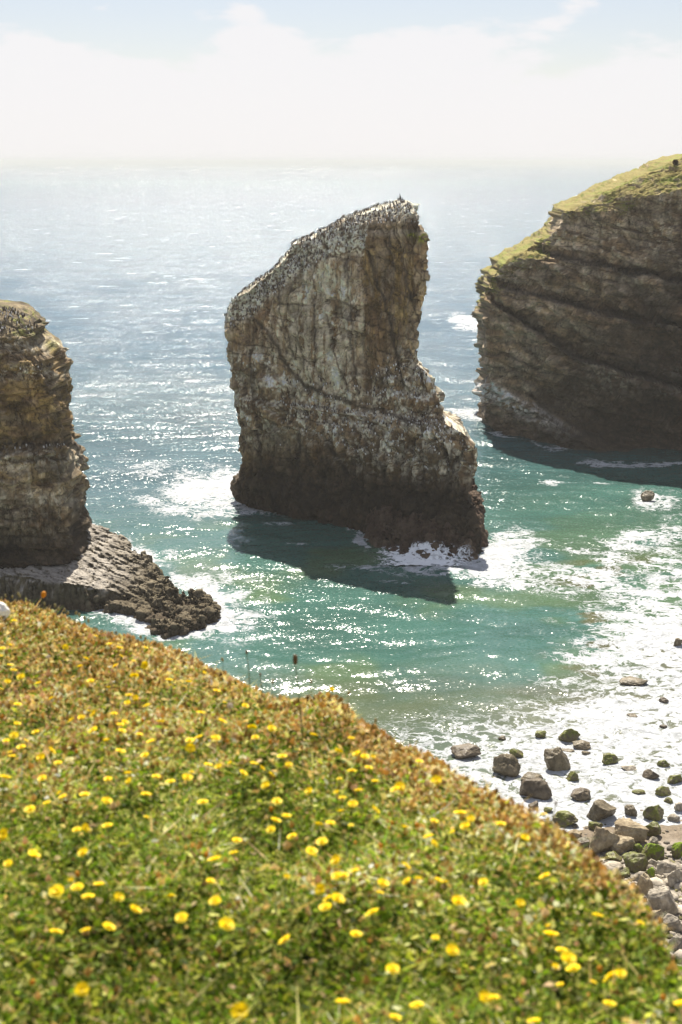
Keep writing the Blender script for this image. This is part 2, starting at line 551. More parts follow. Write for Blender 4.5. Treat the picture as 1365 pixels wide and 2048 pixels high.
def build_center():
    YL, YR = 194.0, 178.0
    left = [(493, 1016, 194), (476, 997, 194), (470, 980, 194), (474, 964, 194), (484, 945, 194), (489, 932, 194), (480, 889, 194), (472, 843, 194), (468, 780, 194), (464, 720, 194), (459, 670, 194),
            (455, 622, 194), (462, 607, 194), (480, 591, 193), (520, 561, 192), (558, 530, 191), (577, 507, 191), (588, 489, 190), (640, 466, 189), (690, 441, 188), (735, 425, 187), (775, 411, 186), (800, 406, 185)]
    right = [(962, 1122, 168), (962, 1089, 169), (957, 1051, 170), (952, 1018, 171), (941, 1008, 172), (939, 989, 172), (942, 955, 172), (952, 926, 172), (951, 897, 172), (939, 872, 173), (902, 851, 175), (886, 838, 177), (883, 805, 177),
             (876, 787, 178), (868, 767, 178), (856, 748, 179), (845, 735, 180), (843, 700, 180), (846, 666, 180), (851, 637, 180), (860, 587, 180), (863, 554, 180), (859, 499, 180), (856, 462, 180), (850, 452, 180), (847, 425, 181), (843, 415, 182), (830, 406, 184)]
    la = np.array([on_y(a, b, c) for a, b, c in left])
    ra = np.array([on_y(a - (13 if b < 745 else 3), b, c) for a, b, c in right])
    lz, rz = np.maximum.accumulate(la[:, 1] + np.arange(len(la)) * 1e-4), np.maximum.accumulate(ra[:, 1] + np.arange(len(ra)) * 1e-4)
    ztop = min(lz[-1], rz[-1])
    zs = np.concatenate([np.linspace(-2.0, 26, 250), np.linspace(26.1, ztop, 190)])
    xl = np.interp(zs, lz, la[:, 0])
    xr = np.interp(zs, rz, ra[:, 0])
    yl = np.interp(zs, lz, [q[2] for q in left])
    yr = np.interp(zs, rz, [q[2] for q in right])

    def front(X, Z):
        px, py = proj(X, 186 + 0 * X, Z)
        yw = lin([(440, 195.5), (560, 192), (700, 188), (800, 184.5), (870, 181.5), (910, 178), (975, 173)], px)
        # recede above the rim of the bird-covered top
        rim = lin([(440, 652), (500, 622), (540, 578), (590, 538), (640, 506), (690, 490), (728, 488), (738, 444), (870, 438)], px)
        up = np.clip(rim - py, 0, None) / 15.4          # metres above the rim
        d = -up * 0.95
        d += 0.9 * sstep(458, 464, py) * sstep(728, 740, px)                    # upper right ledge
        ch = lin([(480, 728), (530, 738), (590, 764), (700, 800), (780, 830)], py)
        d += 1.7 * sstep(8, -8, px - ch) * sstep(830, 700, py)                    # left face stands proud of the right one
        crack = lin([(480, 812), (560, 818), (640, 838)], py)
        d -= 1.0 * np.exp(-((px - crack) / 7) ** 2) * sstep(470, 520, py) * sstep(700, 640, py)
        d -= 0.8 * np.exp(-((px - lin([(640, 520), (741, 580), (775, 618), (830, 720)], py)) / 6) ** 2) * sstep(640, 670, py) * sstep(840, 790, py)
        T = lin([(450, 720), (540, 700), (620, 765), (720, 800), (800, 775), (850, 735), (960, 850)], px)
        amt = lin([(450, 1.6), (560, 3.0), (650, 5.5), (960, 7.5)], px)
        ramp = np.clip((py - T) / 190, 0, 1)
        d += amt * (ramp * 0.75 + 0.25 * np.floor(ramp * 6 + 0.5 * fbm(X / 3, Z / 3, 0 * X, 2, 91)) / 6)
        U = lin([(450, 1000), (530, 985), (590, 930), (640, 905), (690, 930), (760, 948), (860, 962), (960, 968)], px) + 16 * fbm(X / 2.2, Z / 6, 0 * X, 3, 92)
        un = lin([(450, 0.5), (540, 2.0), (640, 5.0), (760, 6.5), (900, 5.0), (960, 2.2)], px)
        d -= un * sstep(-8, 22, py - U)
        jx = px + 7 * fbm(X / 1.2, Z / 1.2, 0 * X, 3, 93)
        jy = py + 7 * fbm(X / 1.2 + 9, Z / 1.2, 0 * X, 3, 94)
        for pts, ww, dp in FISSURES:
            d -= 1.25 * dp * np.exp(-(seg_dist(jx, jy, pts) / ww) ** 2)
        B = lin([(450, 968), (560, 985), (600, 1000), (680, 1018), (780, 1012), (840, 1000), (900, 1012), (960, 1025)], px)
        ba = lin([(450, 0.8), (600, 1.2), (700, 2.0), (800, 3.6), (960, 4.6)], px)
        d += ba * sstep(-6, 20, py - B)
        return yw - d

    def back(X, Z):
        return 204 - 0.35 * X - 0.10 * Z + 0 * X

    G = loft(zs, xl, xr, yl, yr, front, back, 760, 260, 0.5, 24)
    G, cid = rock_displace(G, 0.7, 0.9, 0.55, 0.10, bs=(1.5, 1.5, 3.0), seed=3, tilt=0.3, ledge=0.2, lp=3.4, bed=(2.6, 2.0, 0.18))
    n = grid_normals(G, True)
    x, y, z = G[..., 0], G[..., 1], G[..., 2]
    px, py = proj(x, y, z)
    # ---- colours
    f = fbm(x / 2.5, y / 2.5, z / 3.5, 4, 61)
    c = mixc(np.broadcast_to(BROWN, G.shape), GREY, sstep(-0.35, 0.4, f))
    st = fbm(x / 0.55, y / 0.55, z / 9, 4, 62, 0.6)
    pxb = px + 40 * fbm(x / 1.5, y / 1.5, z / 5, 3, 95)
    band = sstep(520, 600, pxb) * sstep(780, 680, pxb) * sstep(500, 550, py) * sstep(860, 760, py)
    c = mixc(c, PALE, np.clip(sstep(0.0, 0.30, st + 0.42 * band - 0.10) * (0.25 + 0.70 * band) * sstep(940, 820, py), 0, 1))
    st2 = fbm(x / 0.8 + 40, y / 0.8, z / 12, 3, 63)
    pxn = px + 40 * fbm(x / 1.5, y / 1.5, z / 5, 3, 95)
    oz = sstep(690, 760, pxn) * sstep(470, 510, py) * sstep(740, 640, py) * 0.55 + 0.10
    c = mixc(c, OCHRE, np.clip(sstep(-0.1, 0.3, st2) * oz, 0, 1))
    c = mixc(c, BROWN * 0.75, sstep(0.1, 0.45, fbm(x / 0.7 - 9, y / 0.7, z / 14, 3, 64)) * 0.55)
    jx = px + 7 * fbm(x / 1.2, z / 1.2, 0 * x, 3, 93)
    jy = py + 7 * fbm(x / 1.2 + 9, z / 1.2, 0 * x, 3, 94)
    fis = 0
    for pts, ww, dp in FISSURES:
        fis = np.maximum(fis, min(dp, 1.2) * np.exp(-(seg_dist(jx, jy, pts) / (ww * 0.8)) ** 2))
    # guano on the terraces and on the birds' top
    T = lin([(450, 720), (540, 690), (620, 765), (720, 800), (800, 700), (850, 690), (960, 840)], px)
    U = lin([(450, 900), (530, 880), (590, 880), (640, 900), (700, 940), (850, 975), (960, 960)], px)
    zone = sstep(-30, 20, py - T) * sstep(35, -35, py - U)
    g1 = fbm(x / 0.9, y / 0.9, z / 0.9, 4, 65, 0.6) + 0.25 * fbm(x / 0.25, y / 0.25, z / 1.2, 3, 66)
    c = mixc(c, GUANO, zone * sstep(-0.02, 0.22, g1 + 0.25 * n[..., 2]) * 0.75)
    c = mixc(c, np.array((0.10, 0.075, 0.055)), zone * sstep(0.05, 0.3, fbm(x / 0.5, y / 0.5, z / 0.5, 3, 67)) * 0.6)
    rim = lin([(440, 662), (500, 640), (540, 600), (590, 560), (640, 530), (690, 515), (728, 515), (738, 446), (870, 442)], px)
    top = sstep(12, -22, py - rim)
    tn = fbm(x / 0.35, y / 0.35, z / 0.35, 3, 68, 0.65)
    c = mixc(c, mixc(np.broadcast_to(np.array((0.11, 0.085, 0.055)), G.shape), GUANO, sstep(-0.25, 0.15, tn)), top * 0.9)
    led = sstep(456, 462, py) * sstep(480, 466, py) * sstep(735, 745, px)
    c = mixc(c, np.array((0.30, 0.27, 0.22)), led * 0.4)
    gr = np.exp(-(((px - 845) / 16) ** 2 + ((py - 475) / 9) ** 2)) + np.exp(-(((px - 822) / 9) ** 2 + ((py - 470) / 5) ** 2))
    c = mixc(c, np.array((0.20, 0.21, 0.03)), np.clip(gr * 1.4 * sstep(-0.2, 0.2, tn), 0, 1))
    rust = np.exp(-(((px - 635) / 12) ** 2 + ((py - 905) / 22) ** 2))
    c = mixc(c, np.array((0.30, 0.15, 0.04)), np.clip(rust, 0, 1) * 0.7)
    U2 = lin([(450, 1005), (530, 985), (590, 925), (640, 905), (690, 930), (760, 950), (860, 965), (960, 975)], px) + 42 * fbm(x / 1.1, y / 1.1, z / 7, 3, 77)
    c = mixc(c, mixc(np.broadcast_to(np.array((0.036, 0.024, 0.015)), G.shape), np.array((0.105, 0.070, 0.040)), sstep(-0.05, 0.45, fbm(x / 1.3, y / 1.3, z / 1.6, 4, 78, 0.6))), sstep(-14, 16, py - U2) * 0.70)  # dark rock under the overhang, the undercut's shade painted into its colour
    c = mixc(c, np.array((0.035, 0.026, 0.017)), np.clip(fis, 0, 1) * 0.8)
    # dark tidal zone
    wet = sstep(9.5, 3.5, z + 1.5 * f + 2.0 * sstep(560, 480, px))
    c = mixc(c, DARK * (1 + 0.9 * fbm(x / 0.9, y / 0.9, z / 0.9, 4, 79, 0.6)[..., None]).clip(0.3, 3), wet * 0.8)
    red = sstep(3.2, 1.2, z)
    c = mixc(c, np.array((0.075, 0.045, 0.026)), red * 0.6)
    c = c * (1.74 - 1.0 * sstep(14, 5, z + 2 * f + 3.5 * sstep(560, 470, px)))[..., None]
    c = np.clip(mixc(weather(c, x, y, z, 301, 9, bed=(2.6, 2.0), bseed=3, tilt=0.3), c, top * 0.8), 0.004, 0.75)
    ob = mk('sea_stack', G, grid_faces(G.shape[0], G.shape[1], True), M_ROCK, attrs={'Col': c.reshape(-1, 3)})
    tag(ob, 'tall limestone sea stack with slanting bird-covered top, standing alone in mid-bay', 'sea stack')
    return ob, G, n, px, py


center, CG, CN, CPX, CPY = build_center()


# ---- low rocks at its foot, with the wave running over them
def build_apron():
    nx, ny = 260, 240
    xs = np.linspace(-3, 18.5, nx)
    ys = np.linspace(163, 192, ny)
    X, Y = np.meshgrid(xs, ys)
    px, py = proj(X, Y, 0 * X)
    fr = lin([(600, 1025), (664, 1030), (710, 1050), (735, 1090), (760, 1104), (860, 1124), (940, 1128), (962, 1116), (985, 1080)], px)
    dd = (fr - py) / 9.0
    H = 4.2 * sstep(-0.5, 5.5, dd) * sstep(655, 740, px) - 0.7 * sstep(0.6, -1.5, dd)
    rr = fbm(X / 1.4, Y / 1.4, 0 * X, 4, 71)
    f1, f2, cid = worley(X / 1.1, Y / 1.1, 0 * X, 72)
    H = H + 0.55 * rr + 0.5 * (cid - 0.5) - 0.35 * np.exp(-(f2 - f1) * 7) - 0.4 * sstep(700, 640, px)
    G = np.stack([X, Y, H], -1)
    n = grid_normals(G)
    g1, g2, gid = worley(X / 1.2, Y / 1.2, H / 1.2, 75)
    G = G + n * (0.55 * (gid - 0.5) - 0.4 * np.exp(-(g2 - g1) * 7))[..., None]
    c = mixc(np.broadcast_to(np.array((0.062, 0.036, 0.024)), G.shape), np.array((0.11, 0.075, 0.05)), sstep(-0.3, 0.4, rr))
    ap = mk('rock_apron', G, grid_faces(ny, nx), M_ROCK, parent=center, attrs={'Col': c.reshape(-1, 3)})
    # wash
    px2, py2 = proj(X, Y, H)
    w = np.exp(-(((px2 - 850) / 105) ** 2)) * sstep(1066, 1112, py2 + 12 * rr) * 0.78 * sstep(1170, 1150, py2)
    w = w * sstep(978, 940, px2)
    W = np.stack([X, Y, np.maximum(H, 0.1 + 0.25 * rr) + 0.10 + 0.12 * fbm(X / 0.5, Y / 0.5, 0 * X, 3, 74)], -1)
    sel = w > 0.12
    F = grid_faces(ny, nx)
    F = F[sel.ravel()[F].any(1)]
    us, inv = np.unique(F, return_inverse=True)
    ob = mk('surf_foam', W.reshape(-1, 3)[us], inv.reshape(F.shape), M_WASH, attrs={'foam': w.ravel()[us]})
    tag(ob, 'white broken wave pouring over the dark rocks at the foot of the tall middle stack', 'foam', kind='stuff')


build_apron()


# ================================================================== LEFT SEA STACK
def build_left():
    right = [(170, 1122, 157), (168, 1100, 157), (160, 1060, 157), (158, 1010, 157), (160, 985, 157), (170, 962, 157), (172, 955, 157), (163, 946, 157), (160, 920, 157), (157, 898, 157), (150, 880, 157), (147, 850, 157), (144, 800, 157),
             (138, 750, 157), (128, 715, 157), (115, 695, 157), (104, 684, 157), (95, 672, 158), (86, 648, 158), (76, 632, 159), (62, 623, 160), (45, 617, 161), (20, 614, 162), (-20, 611, 162)]
    ra = np.array([on_y(a - 24 + 8 * (b > 1000), b, c) for a, b, c in right])
    rz = np.maximum.accumulate(ra[:, 1] + np.arange(len(ra)) * 1e-4)
    zs = np.concatenate([np.linspace(-2, 28, 300), np.linspace(28.05, rz[-1], 60)])
    xr = np.interp(zs, rz, ra[:, 0])
    xl = -60 + 0.15 * np.clip(zs, 0, 40) + 12 * sstep(rz[-1] - 3, rz[-1] + 1, zs)

    def front(X, Z):
        px, py = proj(X, 155 + 0 * X, Z)
        yw = 152.0 + 0.12 * (X + 28)
        rim = lin([(-400, 660), (0, 668), (60, 672), (90, 690), (130, 740)], px)
        d = -np.clip(rim - py, 0, None) / 18 * 1.5
        d += 0.8 * sstep(-3, 5, py - (770 + 0.05 * px + 5 * fbm(X / 2, Z, 0 * X, 2, 31))) * sstep(845, 780, py)
        d += 1.3 * sstep(-4, 4, py - (893 + 4 * fbm(X / 2, 0 * X, 0 * X, 2, 32)))
        d -= 0.9 * sstep(866, 880, py) * sstep(895, 886, py)
        d -= 1.6 * sstep(1030, 1075, py + 0.08 * px) * (0.6 + 0.6 * fbm(X / 3, Z / 8, 0 * X, 2, 33))
        return yw - d

    def back(X, Z):
        return 176 - 0.15 * Z + 0 * X

    G = loft(zs, xl, xr, 160 + 0 * zs, np.interp(zs, rz, [q[2] for q in right]), front, back, 760, 200, 0.42, 24)
    G, cid = rock_displace(G, 0.5, 0.5, 0.42, 0.12, bs=(2.2, 2.2, 1.5), seed=13, tilt=0.08, ledge=0.6, lp=2.6, bed=(1.9, 4.0, 0.24))
    n = grid_normals(G, True)
    x, y, z = G[..., 0], G[..., 1], G[..., 2]
    px, py = proj(x, y, z)
    f = fbm(x / 2.5, y / 2.5, z / 2, 4, 81)
    c = mixc(np.broadcast_to(BROWN * 1.05, G.shape), GREY * 1.05, sstep(-0.35, 0.4, f))
    oc = sstep(0.0, 0.3, fbm(x / 1.6, y / 1.6, z / 0.8, 3, 82) + 0.3 * np.exp(-((py - 790) / 70) ** 2))
    c = mixc(c, OCHRE * 1.05, oc * 0.5 * sstep(1000, 940, py))
    lw = np.exp(-((py - 745) / 14) ** 2) + np.exp(-((py - 690) / 20) ** 2) + np.exp(-((py - 915) / 26) ** 2) + 0.8 * np.exp(-((py - 1000 - 8 * f) / 16) ** 2) + 0.5 * np.exp(-((py - 1070) / 22) ** 2)
    gu = lw * sstep(-0.12, 0.25, fbm(x / 0.45, y / 0.45, z / 1.6, 4, 83, 0.6))
    c = mixc(c, GUANO, np.clip(gu, 0, 1) * 0.62)
    strk = sstep(0.05, 0.35, fbm(x / 0.5, y / 0.5, z / 7, 3, 84)) * sstep(900, 930, py) * sstep(1090, 1020, py)
    c = mixc(c, PALE, strk * 0.45)
    bandd = np.exp(-((py - 887) / 5) ** 2) * sstep(-0.3, 0.1, fbm(x / 0.4, y / 0.4, z / 0.4, 3, 85))
    c = mixc(c, np.array((0.04, 0.032, 0.028)), np.clip(bandd, 0, 1) * 0.9)
    tp = sstep(690, 655, py)
    c = mixc(c, np.array((0.17, 0.145, 0.09)), tp * 0.6)
    c = mixc(c, np.array((0.20, 0.21, 0.04)), np.clip(np.exp(-(((px - 105) / 12) ** 2 + ((py - 690) / 9) ** 2)) + sstep(0.15, 0.35, fbm(x / 0.8, y / 0.8, z / 0.8, 3, 86)) * tp, 0, 1) * 0.8)
    c = mixc(c, DARK * 1.2, sstep(8.5, 5.0, z + 1.2 * f) * 0.75)
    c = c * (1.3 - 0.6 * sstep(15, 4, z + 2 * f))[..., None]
    c = np.clip(weather(c, x, y, z, 321, 5, tilt=0.08, bed=(1.9, 4.0), bseed=13), 0.004, 0.75)
    ob = mk('sea_stack', G, grid_faces(G.shape[0], G.shape[1], True), M_ROCK, attrs={'Col': c.reshape(-1, 3)})
    tag(ob, 'banded ochre and grey rock stack rising from the flat rock shelf at left', 'sea stack')
    return ob, G, n, px, py


left, LG, LN, LPX, LPY = build_left()


def poly_dist(px, py, poly):
    """signed distance (positive inside) to a polygon."""
    P = np.array(poly, float)
    d = np.full(px.shape, 1e9)
    inside = np.zeros(px.shape, bool)
    for i in range(len(P)):
        a, b = P[i], P[(i + 1) % len(P)]
        e = b - a
        t = np.clip(((px - a[0]) * e[0] + (py - a[1]) * e[1]) / (e @ e), 0, 1)
        d = np.minimum(d, np.hypot(px - a[0] - t * e[0], py - a[1] - t * e[1]))
        cond = (a[1] > py) != (b[1] > py)
        xi = a[0] + (py - a[1]) / (b[1] - a[1] + 1e-12) * e[0]
        inside ^= cond & (px < xi)
    return np.where(inside, d, -d)


def build_shelf():
    nx, ny = 460, 470
    xs = np.linspace(-58, -9.5, nx)
    ys = np.linspace(135, 178, ny)
    X, Y = np.meshgrid(xs, ys)

    def pl(pts, z):
        return [on_z(a, b, z) for a, b in pts]
    HU = [(-400, 4.4), (60, 4.1), (165, 3.4), (230, 2.5), (300, 1.9), (380, 1.5), (450, 1.2)]
    up = [on_z(a, b, float(lin(HU, a))) for a, b in [(-330, 1078), (60, 1072), (165, 1052), (205, 1062), (250, 1082), (282, 1108), (318, 1135), (338, 1160), (372, 1185), (400, 1180), (436, 1200), (447, 1216), (432, 1228), (396, 1226), (372, 1214), (330, 1206), (285, 1192), (250, 1178), (215, 1170), (150, 1160), (80, 1150), (0, 1140), (-330, 1128)]]
    lo = pl([(196, 1200), (220, 1190), (262, 1188), (300, 1202), (340, 1212), (400, 1226), (412, 1240), (372, 1256), (330, 1260), (306, 1250), (296, 1234), (262, 1222), (222, 1214)], 0.9)
    w1 = fbm(X / 1.5, Y / 1.5, 0 * X, 4, 41)
    du = poly_dist(X, Y, up) + 0.7 * w1
    dl = poly_dist(X, Y, lo) + 0.5 * w1
    px, py = proj(X, Y, 0 * X + 3)
    hu = lin(HU, px)
    a0, a1 = np.array(on_z(170, 1100, 2.5)), np.array(on_z(440, 1222, 1.2))
    ax = (a1 - a0) / np.linalg.norm(a1 - a0)
    q = ((X - a0[0]) * -ax[1] + (Y - a0[1]) * ax[0]) / 1.25 + 0.7 * w1 + 0.9 * fbm(X / 5, Y / 5, 0 * X, 2, 42)
    aa = X * ax[0] + Y * ax[1]
    f1, f2, cid = worley(aa / 2.4 + 0.5 * w1, q * 0.8 + 0.4 * w1, 0 * X, 43)
    w2 = fbm(X / 0.8, Y / 0.8, 0 * X, 4, 44, 0.6)
    rough = 0.12 + 0.75 * sstep(230, 360, px)
    hu = hu + 0.30 * (np.floor(q) * 0.55 + sstep(0.0, 0.12, q - np.floor(q)) * 0.55).clip(-2, 2.5)
    bedl = np.exp(-((q - np.floor(q) - 0.06) / 0.07) ** 2)
    det = -0.16 * bedl * (0.4 + w2) + rough * (0.55 * (cid - 0.5) + 0.75 * w2 + 0.35 * fbm(X / 0.28, Y / 0.28, 0 * X, 3, 46)) - 0.45 * np.exp(-(f2 - f1) * 11) * (0.4 + 0.6 * rough) + 0.3 * w1
    Hu = hu * sstep(-0.35, 0.5, du) + det * sstep(-0.2, 0.6, du) - 1.6 * sstep(0.3, -1.0, du)
    # two steps across the top
    hu = hu
    Hl = 1.15 * sstep(-0.3, 0.6, dl) + det * 0.9 * sstep(-0.2, 0.5, dl) - 1.6 * sstep(0.3, -1.0, dl)
    H = np.maximum(Hu, Hl)
    G = np.stack([X, Y, H], -1)
    n = grid_normals(G)
    g1, g2, gid = worley(X / 1.3, Y / 1.3, H / 0.9, 47)
    h1, h2, hid = worley(X / 0.5, Y / 0.5, H / 0.4, 48)
    stp = H / 0.9 + 0.5 * w1
    G = G + n * ((0.7 * (gid - 0.5) - 0.5 * np.exp(-(g2 - g1) * 7) + 0.10 * (hid - 0.5) + 0.35 * (0.5 - (stp - np.floor(stp)))) * (1 - (0.95 - 0.5 * rough) * sstep(0.5, 0.9, n[..., 2])) * sstep(-1.2, 0.0, H))[..., None]
    n = grid_normals(G)
    c = mixc(np.broadcast_to(np.array((0.13, 0.105, 0.062)), G.shape), np.array((0.20, 0.165, 0.105)), sstep(-0.3, 0.4, w1 + 0.5 * (cid - 0.5)))
    c = mixc(c, np.array((0.46, 0.42, 0.37)), sstep(330, 200, px + 40 * w1) * sstep(1.2, 2.4, H) * sstep(0.2, 0.7, n[..., 2]) * 0.8)
    c = mixc(c, np.array((0.05, 0.04, 0.028)), np.clip(np.exp(-(f2 - f1) * 10) * 0.7 + bedl * 0.6, 0, 1) * 0.7 * sstep(0.6, 1.2, H))
    c = mixc(c, DARK * 1.3, sstep(1.5, 0.5, H + 0.2 * w1) * 0.75)
    mk('rock_shelf', G, grid_faces(ny, nx), M_ROCK, parent=left, attrs={'Col': c.reshape(-1, 3)})


build_shelf()


# ================================================================== HEADLAND
def build_headland():
    YN = 250.0
    nose = [(978, 862, 254), (974, 840, 254), (973, 800, 254), (974, 775, 254), (980, 760, 252), (976, 730, 250), (972, 690, 250), (969, 640, 250), (967, 605, 250), (972, 585, 250), (980, 565, 250), (984, 552, 250), (998, 545, 250), (1004, 528, 250), (1025, 515, 250), (1050, 500, 250), (1078, 486, 250), (1085, 480, 250),
            (1092, 462, 248), (1105, 440, 248), (1114, 420, 246), (1150, 405, 246), (1200, 379, 245), (1260, 351, 245), (1300, 341, 245), (1325, 322, 245), (1350, 314, 245), (1400, 308, 245), (1520, 296, 245), (1700, 288, 245)]
    na = np.array([on_y(a + (16 if a > 1090 else 0), b, c) for a, b, c in nose])
    nz_ = np.maximum.accumulate(na[:, 1] + np.arange(len(na)) * 1e-4)
    zs = np.concatenate([np.linspace(-2, 30, 260), np.linspace(30.1, nz_[-1], 230)])
    xl = np.interp(zs, nz_, na[:, 0])
    xr = np.full_like(zs, 170.0) + 0 * zs

    def front(X, Z):
        px, py = proj(X, 238 + 0 * X, Z)
        yw = lin([(900, 252), (975, 250), (1060, 243), (1150, 237), (1365, 229), (1700, 214), (2600, 190)], px)
        rim = lin([(960, 600), (990, 570), (1040, 530), (1100, 516), (1101, 432), (1170, 428), (1250, 400), (1365, 372), (1700, 330)], px) + 10 * fbm(X / 6, 0 * X, 0 * X, 3, 51)
        d = -np.clip(rim - py, 0, None) / 12.0 * 1.5
        # bedding dips to the right: steps with overhangs
        for (pts, out_, und) in (([(1090, 512), (1218, 537), (1365, 563), (1700, 640)], 1.6, 2.4),
                                 ([(960, 575), (1077, 597), (1185, 624), (1365, 652), (1700, 720)], 2.4, 2.6),
                                 ([(960, 600), (983, 606), (1149, 716), (1270, 750), (1365, 772), (1700, 850)], 2.0, 2.6)):
            ln = lin(pts, px) + 5 * fbm(X / 3, 0 * X, 0 * X, 3, 52)
            t = py - ln
            d += out_ * sstep(-3, 3, t) * sstep(80, 10, t) - 1.7 * und * sstep(-22, -5, t) * sstep(3, -2, t)
        # caves low on the right
        cv = np.exp(-(((px - 1330) / 75) ** 2 + ((py - 855) / 42) ** 2)) + 0.7 * np.exp(-(((px - 1205) / 55) ** 2 + ((py - 845) / 30) ** 2)) + 0.5 * np.exp(-(((px - 1330) / 60) ** 2 + ((py - 690) / 40) ** 2))
        d -= 4.5 * cv
        d -= 1.3 * np.exp(-(((px - 1012) / 8) ** 2 + ((py - 735) / 36) ** 2))
        # sloping block at the foot
        B = lin([(960, 772), (985, 776), (1062, 822), (1066, 818), (1130, 858), (1200, 888), (1260, 905), (1500, 915)], px) + 3 * fbm(X / 2, 0 * X, 0 * X, 2, 53)
        ba = lin([(960, 3.0), (1060, 5.0), (1070, 6.5), (1200, 9.0), (1365, 8.0), (1700, 6)], px)
        d += ba * sstep(-16, 8, py - B)
        return yw - d

    def back(X, Z):
        return 300 + 0.15 * X - 0.3 * Z

    G = loft(zs, xl, xr, np.interp(zs, nz_, [q[2] for q in nose]), 262 + 0 * zs, front, back, 1000, 160, 0.5, 24)
    # many columns belong to the far right: fine, the front is 140 m long
    G, cid = rock_displace(G, 0.8, 0.6, 0.60, 0.15, bs=(3.2, 3.2, 1.7), seed=23, tilt=0.22, ledge=0.8, lp=5.2, bed=(1.7, 3.4, 0.42))
    n = grid_normals(G, True)
    x, y, z = G[..., 0], G[..., 1], G[..., 2]
    px, py = proj(x, y, z)
    f = fbm(x / 3.0, y / 3.0, (z + 0.22 * x) / 1.6, 4, 101)
    c = mixc(np.broadcast_to(BROWN * np.array((0.78, 0.84, 0.95)), G.shape), GREY * np.array((0.82, 0.86, 0.98)), sstep(-0.3, 0.45, f))
    redd = sstep(1120, 1300, px) * sstep(540, 640, py)
    c = mixc(c, np.array((0.085, 0.05, 0.030)), redd * 0.55)
    st = fbm(x / 0.8, y / 0.8, z / 7, 4, 102, 0.6)
    c = mixc(c, PALE * 0.75, sstep(0.12, 0.4, st) * 0.5 * sstep(620, 540, py))
    gz = np.exp(-(((px - 1225) / 42) ** 2 + ((py - 760 - 0.25 * (px - 1225)) / 20) ** 2)) + 0.6 * np.exp(-(((px - 1340) / 45) ** 2 + ((py - 745) / 12) ** 2)) + 0.5 * np.exp(-(((px - 1335) / 45) ** 2 + ((py - 785) / 10) ** 2))
    c = mixc(c, GUANO * 0.8, np.clip(gz, 0, 1) * sstep(-0.1, 0.2, fbm(x / 0.6, y / 0.6, z / 2.5, 4, 103)) * 0.7)
    # pale tops of the blocks at the foot, with sunlight painted into the colour
    B = lin([(960, 776), (985, 780), (1062, 826), (1066, 820), (1130, 862), (1200, 892), (1260, 908), (1500, 920)], px)
    pt = sstep(-22, -6, py - B) * sstep(38, 8, py - B) * sstep(1190, 1110, px)
    c = mixc(c, np.array((0.62, 0.58, 0.52)), pt * sstep(-0.35, 0.05, fbm(x / 1.0, y / 1.0, z / 1.0, 3, 104)) * 0.75)
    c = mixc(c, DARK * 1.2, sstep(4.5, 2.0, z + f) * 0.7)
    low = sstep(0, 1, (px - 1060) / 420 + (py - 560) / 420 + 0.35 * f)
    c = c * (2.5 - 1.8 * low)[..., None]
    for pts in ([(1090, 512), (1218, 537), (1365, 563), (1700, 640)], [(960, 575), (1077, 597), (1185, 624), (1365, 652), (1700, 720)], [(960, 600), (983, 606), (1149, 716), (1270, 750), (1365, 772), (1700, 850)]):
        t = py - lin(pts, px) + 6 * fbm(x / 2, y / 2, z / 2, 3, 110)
        c = mixc(c, DARK * 0.7, np.exp(-((t + 7) / 6) ** 2) * 0.75 * sstep(980, 1030, px))  # recess shade along each ledge line, put into the colour
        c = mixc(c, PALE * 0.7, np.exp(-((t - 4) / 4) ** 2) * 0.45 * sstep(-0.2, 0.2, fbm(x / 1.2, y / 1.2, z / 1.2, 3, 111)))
    # turf
    rim = lin([(960, 612), (990, 585), (1040, 538), (1080, 520), (1100, 520), (1102, 434), (1170, 436), (1250, 415), (1365, 392), (1700, 350)], px)
    tf = sstep(-0.1, 0.5, n[..., 2] + 0.8 * fbm(x / 1.8, y / 1.8, z / 1.8, 4, 105) - 0.12) * sstep(9, -7, py - rim + 30 * fbm(x / 2, y / 2, z / 2, 3, 106))
    gn = fbm(x / 1.1, y / 1.1, z / 1.1, 4, 107)
    turf = mixc(np.broadcast_to(np.array((0.15, 0.175, 0.024)), G.shape), np.array((0.26, 0.215, 0.065)), sstep(-0.15, 0.3, gn + 0.5 * sstep(0.5, 0.9, n[..., 2])))
    turf = mixc(turf, np.array((0.20, 0.24, 0.03)), sstep(0.1, 0.4, fbm(x / 2.0 + 9, y / 2.0, z / 2.0, 3, 108)) * 0.7)
    c = mixc(c, turf, tf)
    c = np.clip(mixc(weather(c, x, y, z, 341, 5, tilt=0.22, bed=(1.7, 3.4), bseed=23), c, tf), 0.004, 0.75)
    # shaggy turf relief
    G = G + n * (tf * (0.22 * gn + 0.12 * fbm(x / 0.4, y / 0.4, z / 0.4, 3, 109)))[..., None]
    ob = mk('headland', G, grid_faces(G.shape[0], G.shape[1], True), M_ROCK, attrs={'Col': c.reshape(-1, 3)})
    tag(ob, 'dark shaded limestone headland with sunlit green turf along its rising top', 'headland', kind='structure')
    return G, n, px, py


HG, HN, HPX, HPY = build_headland()


# ================================================================== BEACH, SEA
def beach_h(X, Y):
    base = (94.4 + 0.16 * (X - 18) - Y) * 0.085
    base = np.where(base < 0, base * 0.8, base)
    return np.clip(base, -2.2, 6) + 0.10 * fbm(X / 2, Y / 2, 0 * X, 3, 121)


